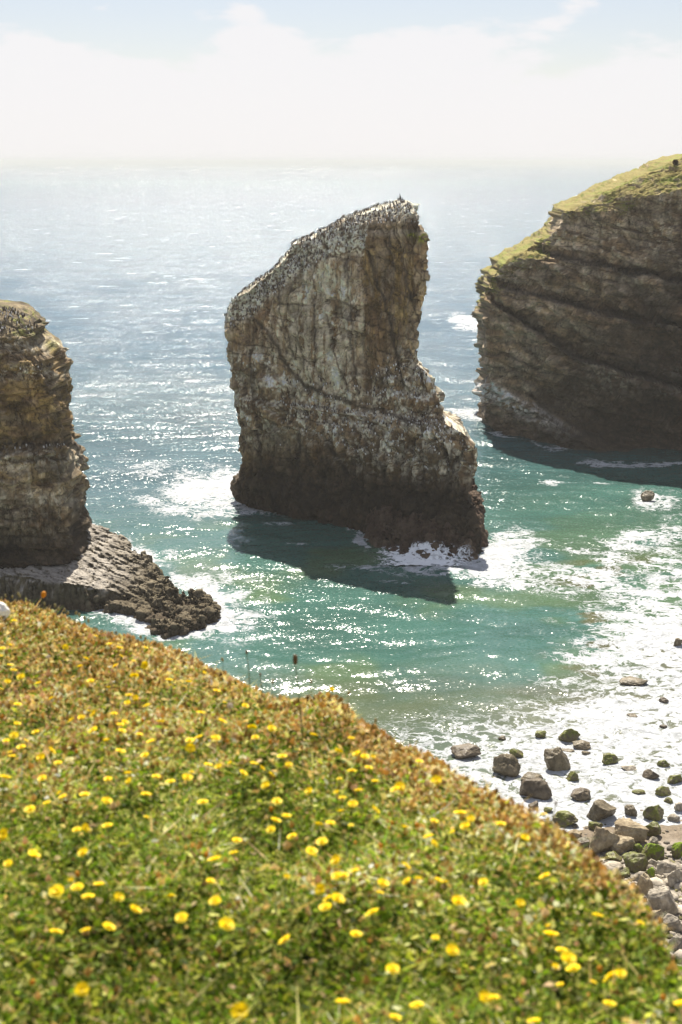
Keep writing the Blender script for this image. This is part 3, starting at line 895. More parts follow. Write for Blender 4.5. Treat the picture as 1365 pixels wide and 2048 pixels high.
def build_beach():
    nx, ny = 260, 260
    xs = np.linspace(-25, 70, nx)
    ys = np.linspace(30, 125, ny)
    X, Y = np.meshgrid(xs, ys)
    H = beach_h(X, Y)
    H = H + 0.06 * fbm(X / 0.5, Y / 0.5, 0 * X, 3, 122)
    G = np.stack([X, Y, H], -1)
    f = fbm(X / 0.7, Y / 0.7, 0 * X, 4, 123)
    c = mixc(np.broadcast_to(np.array((0.21, 0.185, 0.15)), G.shape), np.array((0.38, 0.34, 0.29)), sstep(-0.3, 0.3, f))
    c = mixc(c, np.array((0.17, 0.13, 0.085)), sstep(0.45, 0.1, H) * 0.8)
    ob = mk('beach', G, grid_faces(ny, nx), M_BOULDER, attrs={'Col': c.reshape(-1, 3)})
    tag(ob, 'pale grey pebble beach at the cliff foot', 'beach', kind='structure')


build_beach()

FOAM = [  # px, py, rx, ry, strength, (ring)
    (385, 985, 125, 56, 0.85), (440, 1000, 60, 34, 0.55), (455, 960, 40, 20, 0.5),
    (1000, 1105, 70, 48, 0.55), (985, 1118, 40, 26, 0.6), (1030, 1095, 90, 62, 0.42), (960, 1165, 60, 18, 0.4),
    (845, 1140, 110, 16, 0.62), (900, 1130, 70, 14, 0.4), (735, 1070, 25, 22, 0.45), (640, 1030, 70, 7, 0.5),
    (480, 1195, 75, 58, 0.62), (465, 1260, 80, 34, 0.60), (430, 1235, 40, 24, 0.5), (255, 1240, 90, 22, 0.6), (340, 1260, 70, 16, 0.55), (350, 1110, 70, 30, 0.52), (410, 1160, 60, 26, 0.52),
    (1310, 1000, 85, 30, 0.5), (1290, 993, 30, 12, 0.5), (1270, 1070, 46, 12, 0.75), (1222, 1118, 28, 22, 0.62), (1195, 1158, 62, 13, 0.6), (1112, 965, 28, 7, 0.8), (1340, 1080, 70, 70, 0.38),
    (1210, 1215, 90, 40, 0.45), (1330, 1180, 80, 80, 0.42), (1180, 1290, 90, 30, 0.36), (1310, 1270, 90, 50, 0.5),
    (925, 640, 62, 17, 0.85), (960, 655, 30, 14, 0.5), (950, 832, 46, 20, 0.75), (900, 820, 60, 25, 0.3), (1290, 930, 95, 7, 0.75), (1110, 890, 60, 8, 0.45), (1020, 865, 40, 7, 0.45), (1200, 962, 60, 5, 0.5),
    (390, 560, 45, 8, 0.5), (420, 770, 60, 8, 0.35), (270, 935, 60, 16, 0.40), (600, 1085, 70, 7, 0.55), (690, 1135, 80, 7, 0.62), (790, 1165, 70, 6, 0.5), (560, 1050, 40, 6, 0.5), (1050, 1160, 80, 20, 0.35),
]


def build_sea():
    # rows by distance, columns by bearing: fine where the bay is, coarse beyond
    r = np.concatenate([np.linspace(60, 270, 720), 270 * (45000 / 270.0) ** (np.linspace(0, 1, 480)[1:] ** 1.25)])
    a = np.radians(np.concatenate([np.linspace(-75, -19, 90)[:-1], np.linspace(-19, 19, 860), np.linspace(19, 75, 90)[1:]]))
    R, A = np.meshgrid(r, a, indexing='ij')
    X, Y = R * np.sin(A), R * np.cos(A)
    cell = np.gradient(r)[:, None] + 0 * X
    px, py = proj(X, Y, 0 * X)
    H = 0 * X
    for (wl, am, dirn, sd) in ((28, 0.32, 200, 1), (15, 0.20, 170, 2), (8, 0.13, 215, 3), (4.2, 0.085, 185, 4), (2.3, 0.05, 160, 5)):
        dx, dy = math.sin(math.radians(dirn)), math.cos(math.radians(dirn))
        ph = (X * dx + Y * dy) / wl * 2 * math.pi + 5.0 * fbm(X / (wl * 2.2), Y / (wl * 2.2), 0 * X, 2, 130 + sd)
        w = np.sin(ph)
        w = 1 - 2 * np.abs(w * 0.5 + 0.5 - 0.0) ** 0.75 if False else w
        H = H + am * (w + 0.25 * np.cos(2 * ph)) * sstep(wl * 0.6, wl * 0.25, cell)
    shore = sstep(0, 26, Y - (94.4 + 0.16 * (X - 18)))
    H = H * (0.10 + 0.32 * shore)
    H = H + 0.05 * fbm(X / 0.9, Y / 0.9, 0 * X, 3, 140) * sstep(1.2, 0.3, cell)
    G = np.stack([X, Y, H], -1)
    # ---- foam amount
    wob = fbm(X / 6, Y / 6, 0 * X, 4, 141)
    wx, wy = px + 26 * wob, py + 10 * fbm(X / 6 + 30, Y / 6, 0 * X, 4, 142)
    fo = np.zeros_like(X)
    for q in FOAM:
        e2 = ((wx - q[0]) / q[2]) ** 2 + ((wy - q[1]) / q[3]) ** 2
        g = np.exp(-e2)
        if q[2] >= 60:
            g = g * (0.86 + 0.34 * np.sin(7.5 * np.sqrt(e2) + 5 * wob))
        fo = fo + 0.78 * q[4] * g
    edge = lin([(600, 1480), (730, 1440), (850, 1420), (1000, 1395), (1120, 1385), (1200, 1360), (1280, 1310), (1365, 1270), (1600, 1180)], wx)
    t = wy - edge
    fo = fo + 0.20 * sstep(-90, -10, t) + 0.335 * sstep(-30, 120, t)
    fo = fo + (0.10 + 0.34 * sstep(0.05, 0.45, fbm(X / 5, Y / 2.2 + 0.15 * X, 0 * X, 4, 149))) * sstep(980, 1200, px) * sstep(960, 1120, py)
    for pts, ww, am in (([(488, 1016), (564, 1026), (664, 1034), (710, 1055), (739, 1097)], 7, 0.55), ([(975, 864), (1060, 884), (1130, 908), (1200, 928), (1290, 936), (1400, 928)], 5, 0.40),
                        ([(190, 1218), (260, 1230), (296, 1252), (330, 1268), (380, 1262), (420, 1244), (450, 1226), (445, 1200), (400, 1172), (340, 1148), (300, 1110), (250, 1075), (175, 1050)], 13, 0.5)):
        m = np.full(px.shape, 1e9)
        near = (np.abs(px - 650) < 900) & (py > 800) & (py < 1350)
        qx, qy = wx[near], wy[near]
        mm = np.full(qx.shape, 1e9)
        for (ax, ay), (bx, by) in zip(pts[:-1], pts[1:]):
            tt = np.clip(((qx - ax) * (bx - ax) + (qy - ay) * (by - ay)) / ((bx - ax) ** 2 + (by - ay) ** 2), 0, 1)
            mm = np.minimum(mm, np.hypot(qx - ax - tt * (bx - ax), qy - ay - tt * (by - ay)))
        m[near] = mm
        fo = fo + am * np.exp(-(m / ww) ** 2) * (0.75 + 0.9 * wob)
    # scattered whitecaps on the open sea
    wc = fbm(X / 9, Y / 5, 0 * X, 4, 143)
    fo = fo + 0.42 * sstep(0.30, 0.62, wc) * sstep(1000, 800, py) + 0.05
    fo = np.clip(fo, 0, 1.05)
    chop = 0.76 + 0.40 * sstep(200, 300, R) + 1.0 * sstep(280, 1000, R)
    chop = chop * (1 + 0.35 * fbm(X / 22, Y / 30, 0 * X, 3, 147)) * (1 - 0.3 * sstep(1150, 1300, py))
    # ---- water body colour: deep blue out at sea, teal and green over the shallow bay, kelp and sand near shore
    c = np.broadcast_to(np.array((0.020, 0.082, 0.125)), G.shape)
    c = mixc(c, np.array((0.028, 0.080, 0.088)), sstep(620, 880, py))
    c = mixc(c, np.array((0.046, 0.118, 0.098)), sstep(900, 1080, py + 0.10 * (px - 680)))
    c = mixc(c, np.array((0.078, 0.130, 0.062)), sstep(-0.2, 0.35, fbm(X / 8, Y / 8, 0 * X, 3, 144) + 0.6 * sstep(960, 1250, px) - 0.15) * sstep(950, 1150, py) * 0.8)
    k = fbm(X / 4.5, Y / 3.0, 0 * X, 4, 145)
    c = mixc(c, np.array((0.085, 0.070, 0.018)), sstep(0.08, 0.36, k) * sstep(1050, 1190, px) * sstep(1080, 1160, py) * 0.8)
    c = mixc(c, np.array((0.10, 0.11, 0.06)), sstep(1300, 1420, py + 30 * k) * 0.7)
    c = mixc(c, np.array((0.12, 0.125, 0.085)), sstep(-60, 40, t + 25 * k) * sstep(880, 1120, px) * 0.7)
    ob = mk('sea', G, grid_faces(len(r), len(a)), M_WATER, attrs={'Col': c.reshape(-1, 3), 'foam': fo.ravel(), 'chop': chop.ravel()})
    tag(ob, 'glittering blue to teal sea with white foam', 'sea', kind='structure')


build_sea()


# ================================================================== BOULDERS
def boulder_mesh(seed, angular=0.6):
    rg = np.random.default_rng(seed)
    import bmesh
    bm = bmesh.new()
    bmesh.ops.create_icosphere(bm, subdivisions=5, radius=1.0)
    V = np.array([v.co[:] for v in bm.verts])
    F = np.array([[v.index for v in f.verts] for f in bm.faces])
    bm.free()
    r = np.full(len(V), 1.25)
    for k in range(10):
        d = rg.normal(size=3)
        d /= np.linalg.norm(d)
        off = rg.uniform(0.55, 1.05)
        cs = V @ d
        r = np.where(cs > 0.05, np.minimum(r, off / np.maximum(cs, 0.05)), r)
    r = r * angular + (1 - angular)
    s = seed * 3.7
    P = V * r[:, None]
    P = P * (1 + 0.17 * fbm(P[:, 0] * 1.6 + s, P[:, 1] * 1.6, P[:, 2] * 1.6, 4, seed % 97) + 0.09 * fbm(P[:, 0] * 5 + s, P[:, 1] * 5, P[:, 2] * 5, 4, 7, 0.6))[:, None]
    P -= (P.max(0) + P.min(0)) / 2
    P /= (P.max(0) - P.min(0)) / 2
    return P, F


PALETTE = {
    'brown': ((0.10, 0.08, 0.046), (0.19, 0.155, 0.098)),
    'dark': ((0.085, 0.065, 0.042), (0.15, 0.12, 0.08)),
    'moss': ((0.12, 0.10, 0.055), (0.16, 0.16, 0.035)),
    'green': ((0.12, 0.10, 0.06), (0.17, 0.22, 0.015)),
    'tan': ((0.24, 0.19, 0.12), (0.36, 0.30, 0.20)),
    'pale': ((0.24, 0.21, 0.165), (0.44, 0.39, 0.31)),
}
# box in the zoomed view (origin 880,1380, 2.814 px per photo pixel): x0, y0, x1, y1, kind, label
B = [
    (60, 315, 235, 400, 'dark', 'broad dark brown boulder in the foam against the dry cliff-edge plants'),
    (538, 235, 600, 280, 'moss', 'small mossy rock in the surf just left of the square mossy block'),
    (668, 218, 795, 300, 'moss', 'squarish mossy block standing highest up the white surf'),
    (745, 287, 853, 340, 'brown', 'wet glinting rounded rock below the squarish mossy block'),
    (797, 343, 852, 372, 'brown', 'little flat rock tucked under the wet glinting rounded rock'),
    (392, 333, 472, 387, 'moss', 'small lumpy mossy rock behind the tall slanting grey boulder'),
    (298, 378, 452, 508, 'brown', 'tall slanting grey-brown boulder with sharp edges in the foam'),
    (588, 335, 737, 468, 'brown', 'large pitted egg-shaped brown boulder in the middle of the surf'),
    (655, 326, 760, 352, 'brown', 'low flat rock touching the top of the large pitted boulder'),
    (708, 460, 783, 516, 'moss', 'low rounded olive rock right of the large pitted boulder'),
    (458, 472, 580, 535, 'brown', 'rounded brown rock behind the long dark slab'),
    (455, 503, 638, 618, 'dark', 'long dark slanted slab with a jagged raised end'),
    (737, 560, 852, 628, 'dark', 'lone dark flat-topped boulder in white foam below the pitted boulder'),
    (902, 363, 1005, 425, 'moss', 'wedge-shaped mossy rock sloping left into the foam'),
    (1225, 395, 1297, 440, 'moss', 'small rounded olive rock with foam all round, upper right surf'),
    (1143, 453, 1236, 510, 'dark', 'dark blunt boulder with a sloping left side among foam'),
    (1275, 477, 1372, 532, 'moss', 'broad low mossy rock cut by the right edge of the picture'),
    (1213, 547, 1300, 602, 'moss', 'mossy boulder with a pale crest below the broad low mossy rock'),
    (1262, 610, 1312, 642, 'moss', 'small triangular olive rock poking out of the foam'),
    (1022, 423, 1110, 460, 'pale', 'pale rounded rock nearly covered by washing foam'),
    (842, 637, 1000, 748, 'brown', 'big rounded brown boulder with a green lump on its right side'),
    (1040, 655, 1113, 716, 'brown', 'small round wet brown stone right of the big rounded boulder'),
    (1150, 660, 1268, 745, 'moss', 'long mossy boulder tilted up to the right at the surf edge'),
    (1122, 745, 1245, 830, 'moss', 'mossy boulder beside the wet sand patch'),
    (1283, 703, 1352, 745, 'pale', 'smooth grey stone at the foam edge above the wet sand'),
    (640, 690, 780, 775, 'moss', 'mossy boulder half buried in foam beside the cliff-edge plants'),
    (838, 745, 918, 792, 'moss', 'small mossy block behind the cluster of tan boulders'),
    (845, 785, 1000, 930, 'tan', 'creviced tan boulder at the left of the tan cluster'),
    (985, 755, 1175, 880, 'tan', 'largest tan slab, topmost of the tan cluster'),
    (960, 835, 1108, 925, 'tan', 'smooth pale tan boulder in front of the largest tan slab'),
    (755, 842, 842, 910, 'dark', 'dark wet boulder between the cliff-edge plants and the tan cluster'),
    (1135, 868, 1262, 970, 'green', 'domed boulder with a bright green top on the pebbles'),
    (1030, 930, 1170, 1033, 'moss', 'dark-fronted boulder with a pale top below the tan cluster'),
    (930, 918, 1025, 972, 'moss', 'low olive rock at the front foot of the tan cluster'),
    (1090, 872, 1150, 925, 'green', 'small green rock wedged beside the green-domed boulder'),
    (1143, 1010, 1212, 1080, 'green', 'small vivid green weed-covered rock standing on pale stones'),
    (1305, 872, 1375, 958, 'green', 'green weed-covered boulder at the right edge of the picture'),
    (1165, 960, 1240, 1012, 'pale', 'pale flat stone between the two green-topped rocks'),
    (1220, 975, 1330, 1050, 'pale', 'pale boulder with patches of green weed along its crest'),
    (1280, 1025, 1375, 1120, 'pale', 'large pale grey boulder above the block-shaped one, right edge'),
    (1095, 1050, 1200, 1190, 'tan', 'brownish cracked boulder next to the orange cliff-edge plants'),
    (1175, 1130, 1340, 1290, 'pale', 'huge block-shaped pale boulder, largest on the beach'),
    (1260, 1280, 1372, 1370, 'pale', 'flat pale boulder below the huge block-shaped boulder'),
    (1110, 1165, 1168, 1222, 'pale', 'small whitish stone left of the huge block-shaped boulder'),
    (1235, 45, 1290, 80, 'dark', 'dark pointed rock alone in brilliant white surf far up the right edge'),
    (1235, 197, 1283, 225, 'dark', 'small dark green rock in the surf below the dark pointed rock'),
    (1055, 135, 1115, 165, 'brown', 'low brown rock almost drowned in the white surf'),
    (330, 262, 372, 292, 'brown', 'tiny brown rock at the left end of the surf rocks'),
    (500, 630, 558, 665, 'dark', 'small dark rock in the foam under the long dark slab'),
    (585, 663, 637, 692, 'moss', 'little rounded olive stone left of the half-buried mossy boulder'),
    (1320, 640, 1372, 692, 'pale', 'pale wet stone at the right edge just above the foam line'),
    (1185, 1240, 1262, 1322, 'tan', 'brown shaded boulder under the lower left of the huge block'),
    (1000, 1010, 1082, 1062, 'moss', 'dark mossy stone below the dark-fronted boulder'),
    (1285, 1390, 1372, 1470, 'pale', 'pale boulder lowest down the beach by the orange plants'),
    (1085, 557, 1160, 590, 'moss', 'olive rock just breaking the foam left of the pale-crested mossy boulder'),
    (1175, 832, 1230, 870, 'pale', 'grey cobble beside the green-domed boulder and the wet sand'),
    (720, 790, 800, 832, 'tan', 'pinkish wet stone at the foam edge beside the cliff-edge plants'),
    (818, 195, 862, 212, 'dark', 'sliver of dark rock in foam right of the squarish mossy block'),
]
SEA_ROCKS = [
    (1283, 984, 1310, 1006, 'brown', 'small brown rock in surf in front of the shaded headland'),
    (1240, 1352, 1300, 1370, 'brown', 'low brown rock awash where green water meets the surf'),
    (1345, 1278, 1368, 1296, 'brown', 'small brown rock in bright foam by the right edge of the picture'),
]


def make_boulder(i, x0, y0, x1, y1, kind, label, group):
    cx = (x0 + x1) / 2
    ground = 0.0
    X, Y = on_z(cx, y1 - 0.15 * (y1 - y0), ground)
    for _ in range(4):
        ground = max(float(beach_h(np.array([X]), np.array([Y]))[0]), -0.05)
        X, Y = on_z(cx, y1 - 0.15 * (y1 - y0), ground)
    dist = math.sqrt(X * X + Y * Y + (EYE - ground) ** 2)
    w = (x1 - x0) / FPX * dist
    hpx = (y1 - y0) / FPX * dist
    dep = math.atan2(EYE - ground, Y)
    # apparent height of an ellipsoid seen from above: sqrt((h cos)^2 + (d sin)^2)
    d = w * 0.8
    hh = hpx ** 2 - (d * math.sin(dep)) ** 2
    if hh < (0.45 * hpx) ** 2:
        d = 0.85 * hpx / math.sin(dep)
        hh = (0.53 * hpx) ** 2
    h = min(math.sqrt(hh) / math.cos(dep), 1.3 * w)
    P, F = boulder_mesh(200 + i, 0.97)
    sink = 0.55
    V = P * np.array((w / 2, d / 2, h / 2 * 1.25))
    lo, hi = PALETTE[kind]
    f = fbm(P[:, 0] * 2 + i, P[:, 1] * 2, P[:, 2] * 2, 5, 5, 0.65) * 1.2
    c = mixc(np.broadcast_to(np.array(lo), V.shape), np.array(hi), sstep(-0.3, 0.4, f))
    if kind in ('moss', 'green'):
        up = sstep(0.1, 0.9, P[:, 2] + 1.1 * f)
        c = mixc(c, np.array((0.13, 0.15, 0.022)) if kind == 'moss' else np.array((0.16, 0.24, 0.012)), up * (0.65 if kind == 'moss' else 0.85))
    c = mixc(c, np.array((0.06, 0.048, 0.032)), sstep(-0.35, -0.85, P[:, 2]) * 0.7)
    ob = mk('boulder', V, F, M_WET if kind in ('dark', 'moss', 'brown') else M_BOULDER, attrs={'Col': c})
    ob.location = (X, Y + d * 0.18, ground + h * 0.5 - sink * h * 0.35)
    ob.rotation_euler = (0, 0, random.uniform(-0.35, 0.35))
    tag(ob, label, 'rock', group)
    return ob


for i, b in enumerate(B):
    q = [b[0] / 2.814 + 880, b[1] / 2.814 + 1380, b[2] / 2.814 + 880, b[3] / 2.814 + 1380]
    make_boulder(i, *q, b[4], b[5], 'boulders on the beach and in the surf')
for i, b in enumerate(SEA_ROCKS):
    make_boulder(80 + i, *b[:4], b[4], b[5], 'small rocks in the bay')


def build_pebbles():
    import bmesh
    bm = bmesh.new()
    bmesh.ops.create_icosphere(bm, subdivisions=2, radius=1.0)
    V0 = np.array([v.co[:] for v in bm.verts])
    F0 = np.array([[v.index for v in f.verts] for f in bm.faces])
    bm.free()
    n = 6800
    X = RNG.uniform(14, 32, n)
    Y = RNG.uniform(68, 106, n)
    H = beach_h(X, Y)
    ok = (H > 0.35) | ((H > -0.25) & (RNG.random(n) < 0.10))
    X, Y, H = X[ok], Y[ok], H[ok]
    n = len(X)
    s = np.exp(RNG.normal(-2.35, 0.5, n))
    big = RNG.random(n) < 0.12
    s = np.where(big & (Y < 88), RNG.uniform(0.22, 0.65, n), s)
    sc = np.stack([s * RNG.uniform(0.8, 1.4, n), s * RNG.uniform(0.7, 1.1, n), s * RNG.uniform(0.45, 0.75, n)], -1)
    an = RNG.uniform(0, 6.28, n)
    var = 1 + 0.28 * RNG.normal(size=(n, len(V0))) * 0.5
    P = V0[None] * var[..., None] * sc[:, None, :]
    ca, sa = np.cos(an)[:, None], np.sin(an)[:, None]
    PX = P[..., 0] * ca - P[..., 1] * sa + X[:, None]
    PY = P[..., 0] * sa + P[..., 1] * ca + Y[:, None]
    PZ = P[..., 2] + H[:, None] + sc[:, 2:3] * 0.3
    V = np.stack([PX, PY, PZ], -1).reshape(-1, 3)
    F = (F0[None] + (np.arange(n) * len(V0))[:, None, None]).reshape(-1, 3)
    t = RNG.random(n)
    c = mixc(np.broadcast_to(np.array((0.20, 0.175, 0.14)), (n, 3)), np.array((0.46, 0.405, 0.32)), t)
    mossy = (RNG.random(n) < 0.22)[:, None]
    c = np.where(mossy, np.array((0.15, 0.135, 0.06)) * (0.6 + 0.9 * t[:, None]), c)
    c = np.where((H < 0.5)[:, None], c * 0.5, c)
    c = np.repeat(c, len(V0), 0) * (1 + 0.25 * RNG.normal(size=(n * len(V0), 1))).clip(0.5, 1.5)
    ob = mk('pebbles', V, F, M_BOULDER, attrs={'Col': c})
    tag(ob, 'pale grey pebbles and cobbles between the beach boulders', 'pebbles', kind='stuff')


build_pebbles()

# ================================================================== MEADOW
GZ0, GSL = EYE - 1.55, -0.075
EDGE_PX = [(-160, 1180), (-60, 1190), (0, 1203), (80, 1219), (140, 1238), (200, 1260), (280, 1290), (350, 1312), (420, 1338), (460, 1352), (510, 1372), (560, 1383), (620, 1385), (660, 1390), (700, 1412), (722, 1440), (780, 1466), (850, 1494), (920, 1536), (980, 1575), (1040, 1612), (1090, 1652), (1130, 1685), (1190, 1722), (1240, 1752), (1280, 1806), (1310, 1858), (1340, 1912), (1362, 1960), (1400, 2040), (1440, 2110)]


def on_ground(px, py):
    dx, dy, dz = ray(px, py)
    t = (GZ0 - EYE) / (dz - GSL * dy)
    return dx * t, dy * t


_e = np.array([on_ground(a, b - 14) for a, b in EDGE_PX])
EX = np.concatenate([[-14, -8, -4], _e[:, 0], [2.2, 5, 12]])
EY = np.concatenate([[11, 9, 7.6], _e[:, 1], [_e[-1, 1] - 1.2, -2.5, -9]])


def edge_y(x):
    x = np.asarray(x, float)
    return np.interp(x, EX, EY) + 0.055 * fbm(x / 0.22, 0 * x + 3.1, 0 * x, 3, 150)


def ground_z(x, y):
    d = edge_y(x) - y
    return GZ0 + GSL * y + 0.045 * fbm(x / 0.7, y / 0.7, 0 * x, 3, 151) + 0.012 * fbm(x / 0.12, y / 0.12, 0 * x, 2, 152) - 0.10 * sstep(0.35, 0.0, d) ** 2


def build_meadow():
    xs = np.concatenate([np.linspace(-14, -3, 60)[:-1], np.linspace(-3, 1.6, 260), np.linspace(1.6, 12, 60)[1:]])
    ts = np.concatenate([np.linspace(16, 6, 30)[:-1], np.linspace(6, 0, 240)])
    T, X = np.meshgrid(ts, xs, indexing='ij')
    Y = edge_y(X) - T
    Z = ground_z(X, Y)
    G = np.stack([X, Y, Z], -1)
    # cliff below the edge, falling to the beach
    ey = edge_y(xs)
    sl = np.gradient(ey, xs)
    nx_, ny_ = -sl / np.hypot(sl, 1), 1 / np.hypot(sl, 1)
    rows = []
    z0 = G[-1, :, 2]
    for k, (o, dz) in enumerate(((0.05, -0.06), (0.09, -0.2), (0.15, -0.5), (0.22, -1.0), (0.35, -2), (0.7, -4), (1.2, -8), (2.0, -14), (3.0, -22), (4.2, -30), (5.6, -38), (7.5, -43), (9, -47))):
        j = 0.25 * min(1, -dz / 4) * fbm(xs / 1.5, 0 * xs + k, 0 * xs, 3, 153)
        rows.append(np.stack([xs + nx_ * (o + j), ey + ny_ * (o + j), np.maximum(z0 + dz, -1.5)], -1))
    G = np.concatenate([G, np.array(rows)], 0)
    c = np.broadcast_to(np.array((0.075, 0.065, 0.028)), G.shape).copy()
    c[len(ts) + 4:] = (0.2, 0.17, 0.13)
    d = (edge_y(G[..., 0]) - G[..., 1])
    c = mixc(c, np.array((0.20, 0.125, 0.05)), sstep(0.9, 0.1, d) * (G[..., 2] > 40) * 0.8)
    ob = mk('meadow', G, grid_faces(G.shape[0], G.shape[1]), M_SOIL, attrs={'Col': c.reshape(-1, 3)})
    tag(ob, 'grassy clifftop ground falling away to the beach', 'meadow', kind='structure')


build_meadow()


def veg_points(n, xpad=0.85):
    Y = RNG.uniform(1.6, 7.4, n * 3)
    hw = Y * 0.29 + xpad + 0.35
    X = RNG.uniform(-1, 1, n * 3) * hw
    # keep density proportional to area, a little denser near the lens
    keep = (Y < edge_y(X) + 0.02) & (RNG.random(n * 3) < hw / (7.4 * 0.29 + xpad + 0.35))
    X, Y = X[keep][:n], Y[keep][:n]
    return X, Y


def dryness(X, Y):
    d = np.maximum(edge_y(X) - Y, 0)
    band = 0.10 + 0.125 * Y
    nz = fbm(X / 0.22, Y / 0.3, 0 * X, 3, 161)
    patch = fbm(X / 0.5, Y / 0.6, 0 * X, 3, 162)
    dr = 1.0 - d / (band * 1.25) + 0.55 * nz
    far = sstep(3.4, 5.4, Y) * 0.58
    return np.clip(np.maximum(np.clip(dr, 0, 1), far + 0.5 * nz + 0.2 * patch), 0, 1), nz, patch


GREENS = np.array([(0.130, 0.220, 0.010), (0.195, 0.265, 0.014), (0.080, 0.140, 0.010), (0.300, 0.320, 0.030), (0.050, 0.075, 0.010), (0.38, 0.38, 0.10), (0.16, 0.205, 0.03)])
DRYS = np.array([(0.77, 0.53, 0.20), (0.70, 0.46, 0.14), (0.82, 0.62, 0.31), (0.56, 0.37, 0.11), (0.38, 0.25, 0.07), (0.80, 0.55, 0.31)])


def pick_col(dr, nz, patch):
    n = len(dr)
    g = GREENS[RNG.integers(0, len(GREENS), n)]
    t = DRYS[RNG.integers(0, len(DRYS), n)]
    isdry = RNG.random(n) < np.clip(0.09 + 0.88 * dr, 0, 0.96)
    c = np.where(isdry[:, None], t, g)
    c = c * 1.2 * (1 + 0.34 * RNG.normal(size=n))[:, None].clip(0.35, 1.8)
    c = c * (1 + 0.5 * patch + 0.45 * nz)[:, None].clip(0.35, 2)
    return np.clip(c, 0.005, 0.8), isdry


def build_grass():
    V, F, C = [], [], []
    off = 0
    # --- blades
    X, Y = veg_points(310000)
    n = len(X)
    dr, nz, patch = dryness(X, Y)
    h = RNG.uniform(0.020, 0.060, n) * (1 + 0.6 * nz + 0.6 * patch).clip(0.4, 2.2) * np.where(RNG.random(n) < 0.04, 1.8, 1)
    h = h * (1 - 0.25 * dr)
    w = RNG.uniform(0.0012, 0.0033, n)
    az = RNG.uniform(0, 2 * np.pi, n)
    ln = h * RNG.uniform(0.2, 1.3, n)
    B0 = np.stack([X, Y, ground_z(X, Y) - 0.004], -1)
    dirv = np.stack([np.cos(az), np.sin(az), 0 * az], -1)
    side = np.stack([-np.sin(az), np.cos(az), 0 * az], -1)
    up = np.array((0, 0, 1.0))
    pts = []
    for t, ww in ((0, 1.0), (0.55, 0.9), (1.0, 0.12)):
        cpt = B0 + up * (h * t)[:, None] * (1 - 0.25 * t) + dirv * (ln * t * t)[:, None]
        pts += [cpt - side * (w * ww)[:, None], cpt + side * (w * ww)[:, None]]
    V.append(np.stack(pts, 1).reshape(-1, 3))
    base = (np.arange(n) * 6)[:, None]
    F.append(np.concatenate([base + np.array([0, 1, 3, 2]), base + np.array([2, 3, 5, 4])], 0) + off)
    off += n * 6
    c, _ = pick_col(dr, nz, patch)
    C.append(np.repeat(c, 6, 0))
    # --- small leaves
    X, Y = veg_points(310000)
    n = len(X)
    dr, nz, patch = dryness(X, Y)
    ctr = np.stack([X, Y, ground_z(X, Y) + RNG.uniform(0.004, 0.045, n) * (1 + 0.5 * nz)], -1)
    a1 = RNG.normal(size=(n, 3)) * np.array((1, 1, 0.7))
    a1 /= np.linalg.norm(a1, axis=1, keepdims=True)
    a2 = np.cross(a1, RNG.normal(size=(n, 3)))
    a2 /= np.linalg.norm(a2, axis=1, keepdims=True)
    l = (0.0045 + 0.011 * RNG.random(n) ** 2)[:, None] * 1.15
    wd = l * RNG.uniform(0.3, 0.6, n)[:, None]
    V.append(np.stack([ctr - a1 * l, ctr + a2 * wd, ctr + a1 * l, ctr - a2 * wd], 1).reshape(-1, 3))
    F.append((np.arange(n) * 4)[:, None] + np.array([0, 1, 2, 3]) + off)
    off += n * 4
    c, _ = pick_col(dr, nz, patch)
    C.append(np.repeat(c, 4, 0))
    ob = mk('meadow_grass', np.concatenate(V), np.concatenate(F), M_VEG, smooth=False, attrs={'Col': np.concatenate(C)})
    tag(ob, 'short green and straw-coloured grass and small leaves covering the clifftop', 'grass', kind='stuff')

    # --- dry seed heads: small rounded husks, thick along the edge
    X, Y = veg_points(130000)
    dr, nz, patch = dryness(X, Y)
    k = RNG.random(len(X)) < 0.02 + 0.65 * dr ** 1.5
    X, Y, dr, nz, patch = X[k], Y[k], dr[k], nz[k], patch[k]
    n = len(X)
    O = np.array([(1, 0, 0), (0.5, 0.87, 0), (-0.5, 0.87, 0), (-1, 0, 0), (-0.5, -0.87, 0), (0.5, -0.87, 0), (0, 0, 1.1), (0, 0, -1)], float)
    OF = np.array([(0, 1, 6), (1, 2, 6), (2, 3, 6), (3, 4, 6), (4, 5, 6), (5, 0, 6), (1, 0, 7), (2, 1, 7), (3, 2, 7), (4, 3, 7), (5, 4, 7), (0, 5, 7)])
    s = RNG.uniform(0.0035, 0.0095, n) * np.where(RNG.random(n) < 0.08, 1.5, 1)
    zc = ground_z(X, Y) + RNG.uniform(0.012, 0.055, n) * (1 + 0.6 * nz)
    P = O[None] * (s[:, None, None] * np.array((1, 1, 1.2))) * (1 + 0.25 * RNG.normal(size=(n, 8, 1)))
    P += np.stack([X, Y, zc], -1)[:, None, :]
    c = DRYS[RNG.integers(0, len(DRYS), n)] * (1 + 0.3 * RNG.normal(size=n))[:, None].clip(0.5, 1.6)
    ob = mk('dry_seed_heads', P.reshape(-1, 3), (OF[None] + (np.arange(n) * 8)[:, None, None]).reshape(-1, 3), M_DRY, smooth=False, attrs={'Col': np.repeat(np.clip(c, 0.01, 0.8), 8, 0)})
    tag(ob, 'dry orange-tan seed heads massed along the cliff edge', 'dry plants', kind='stuff')


build_grass()


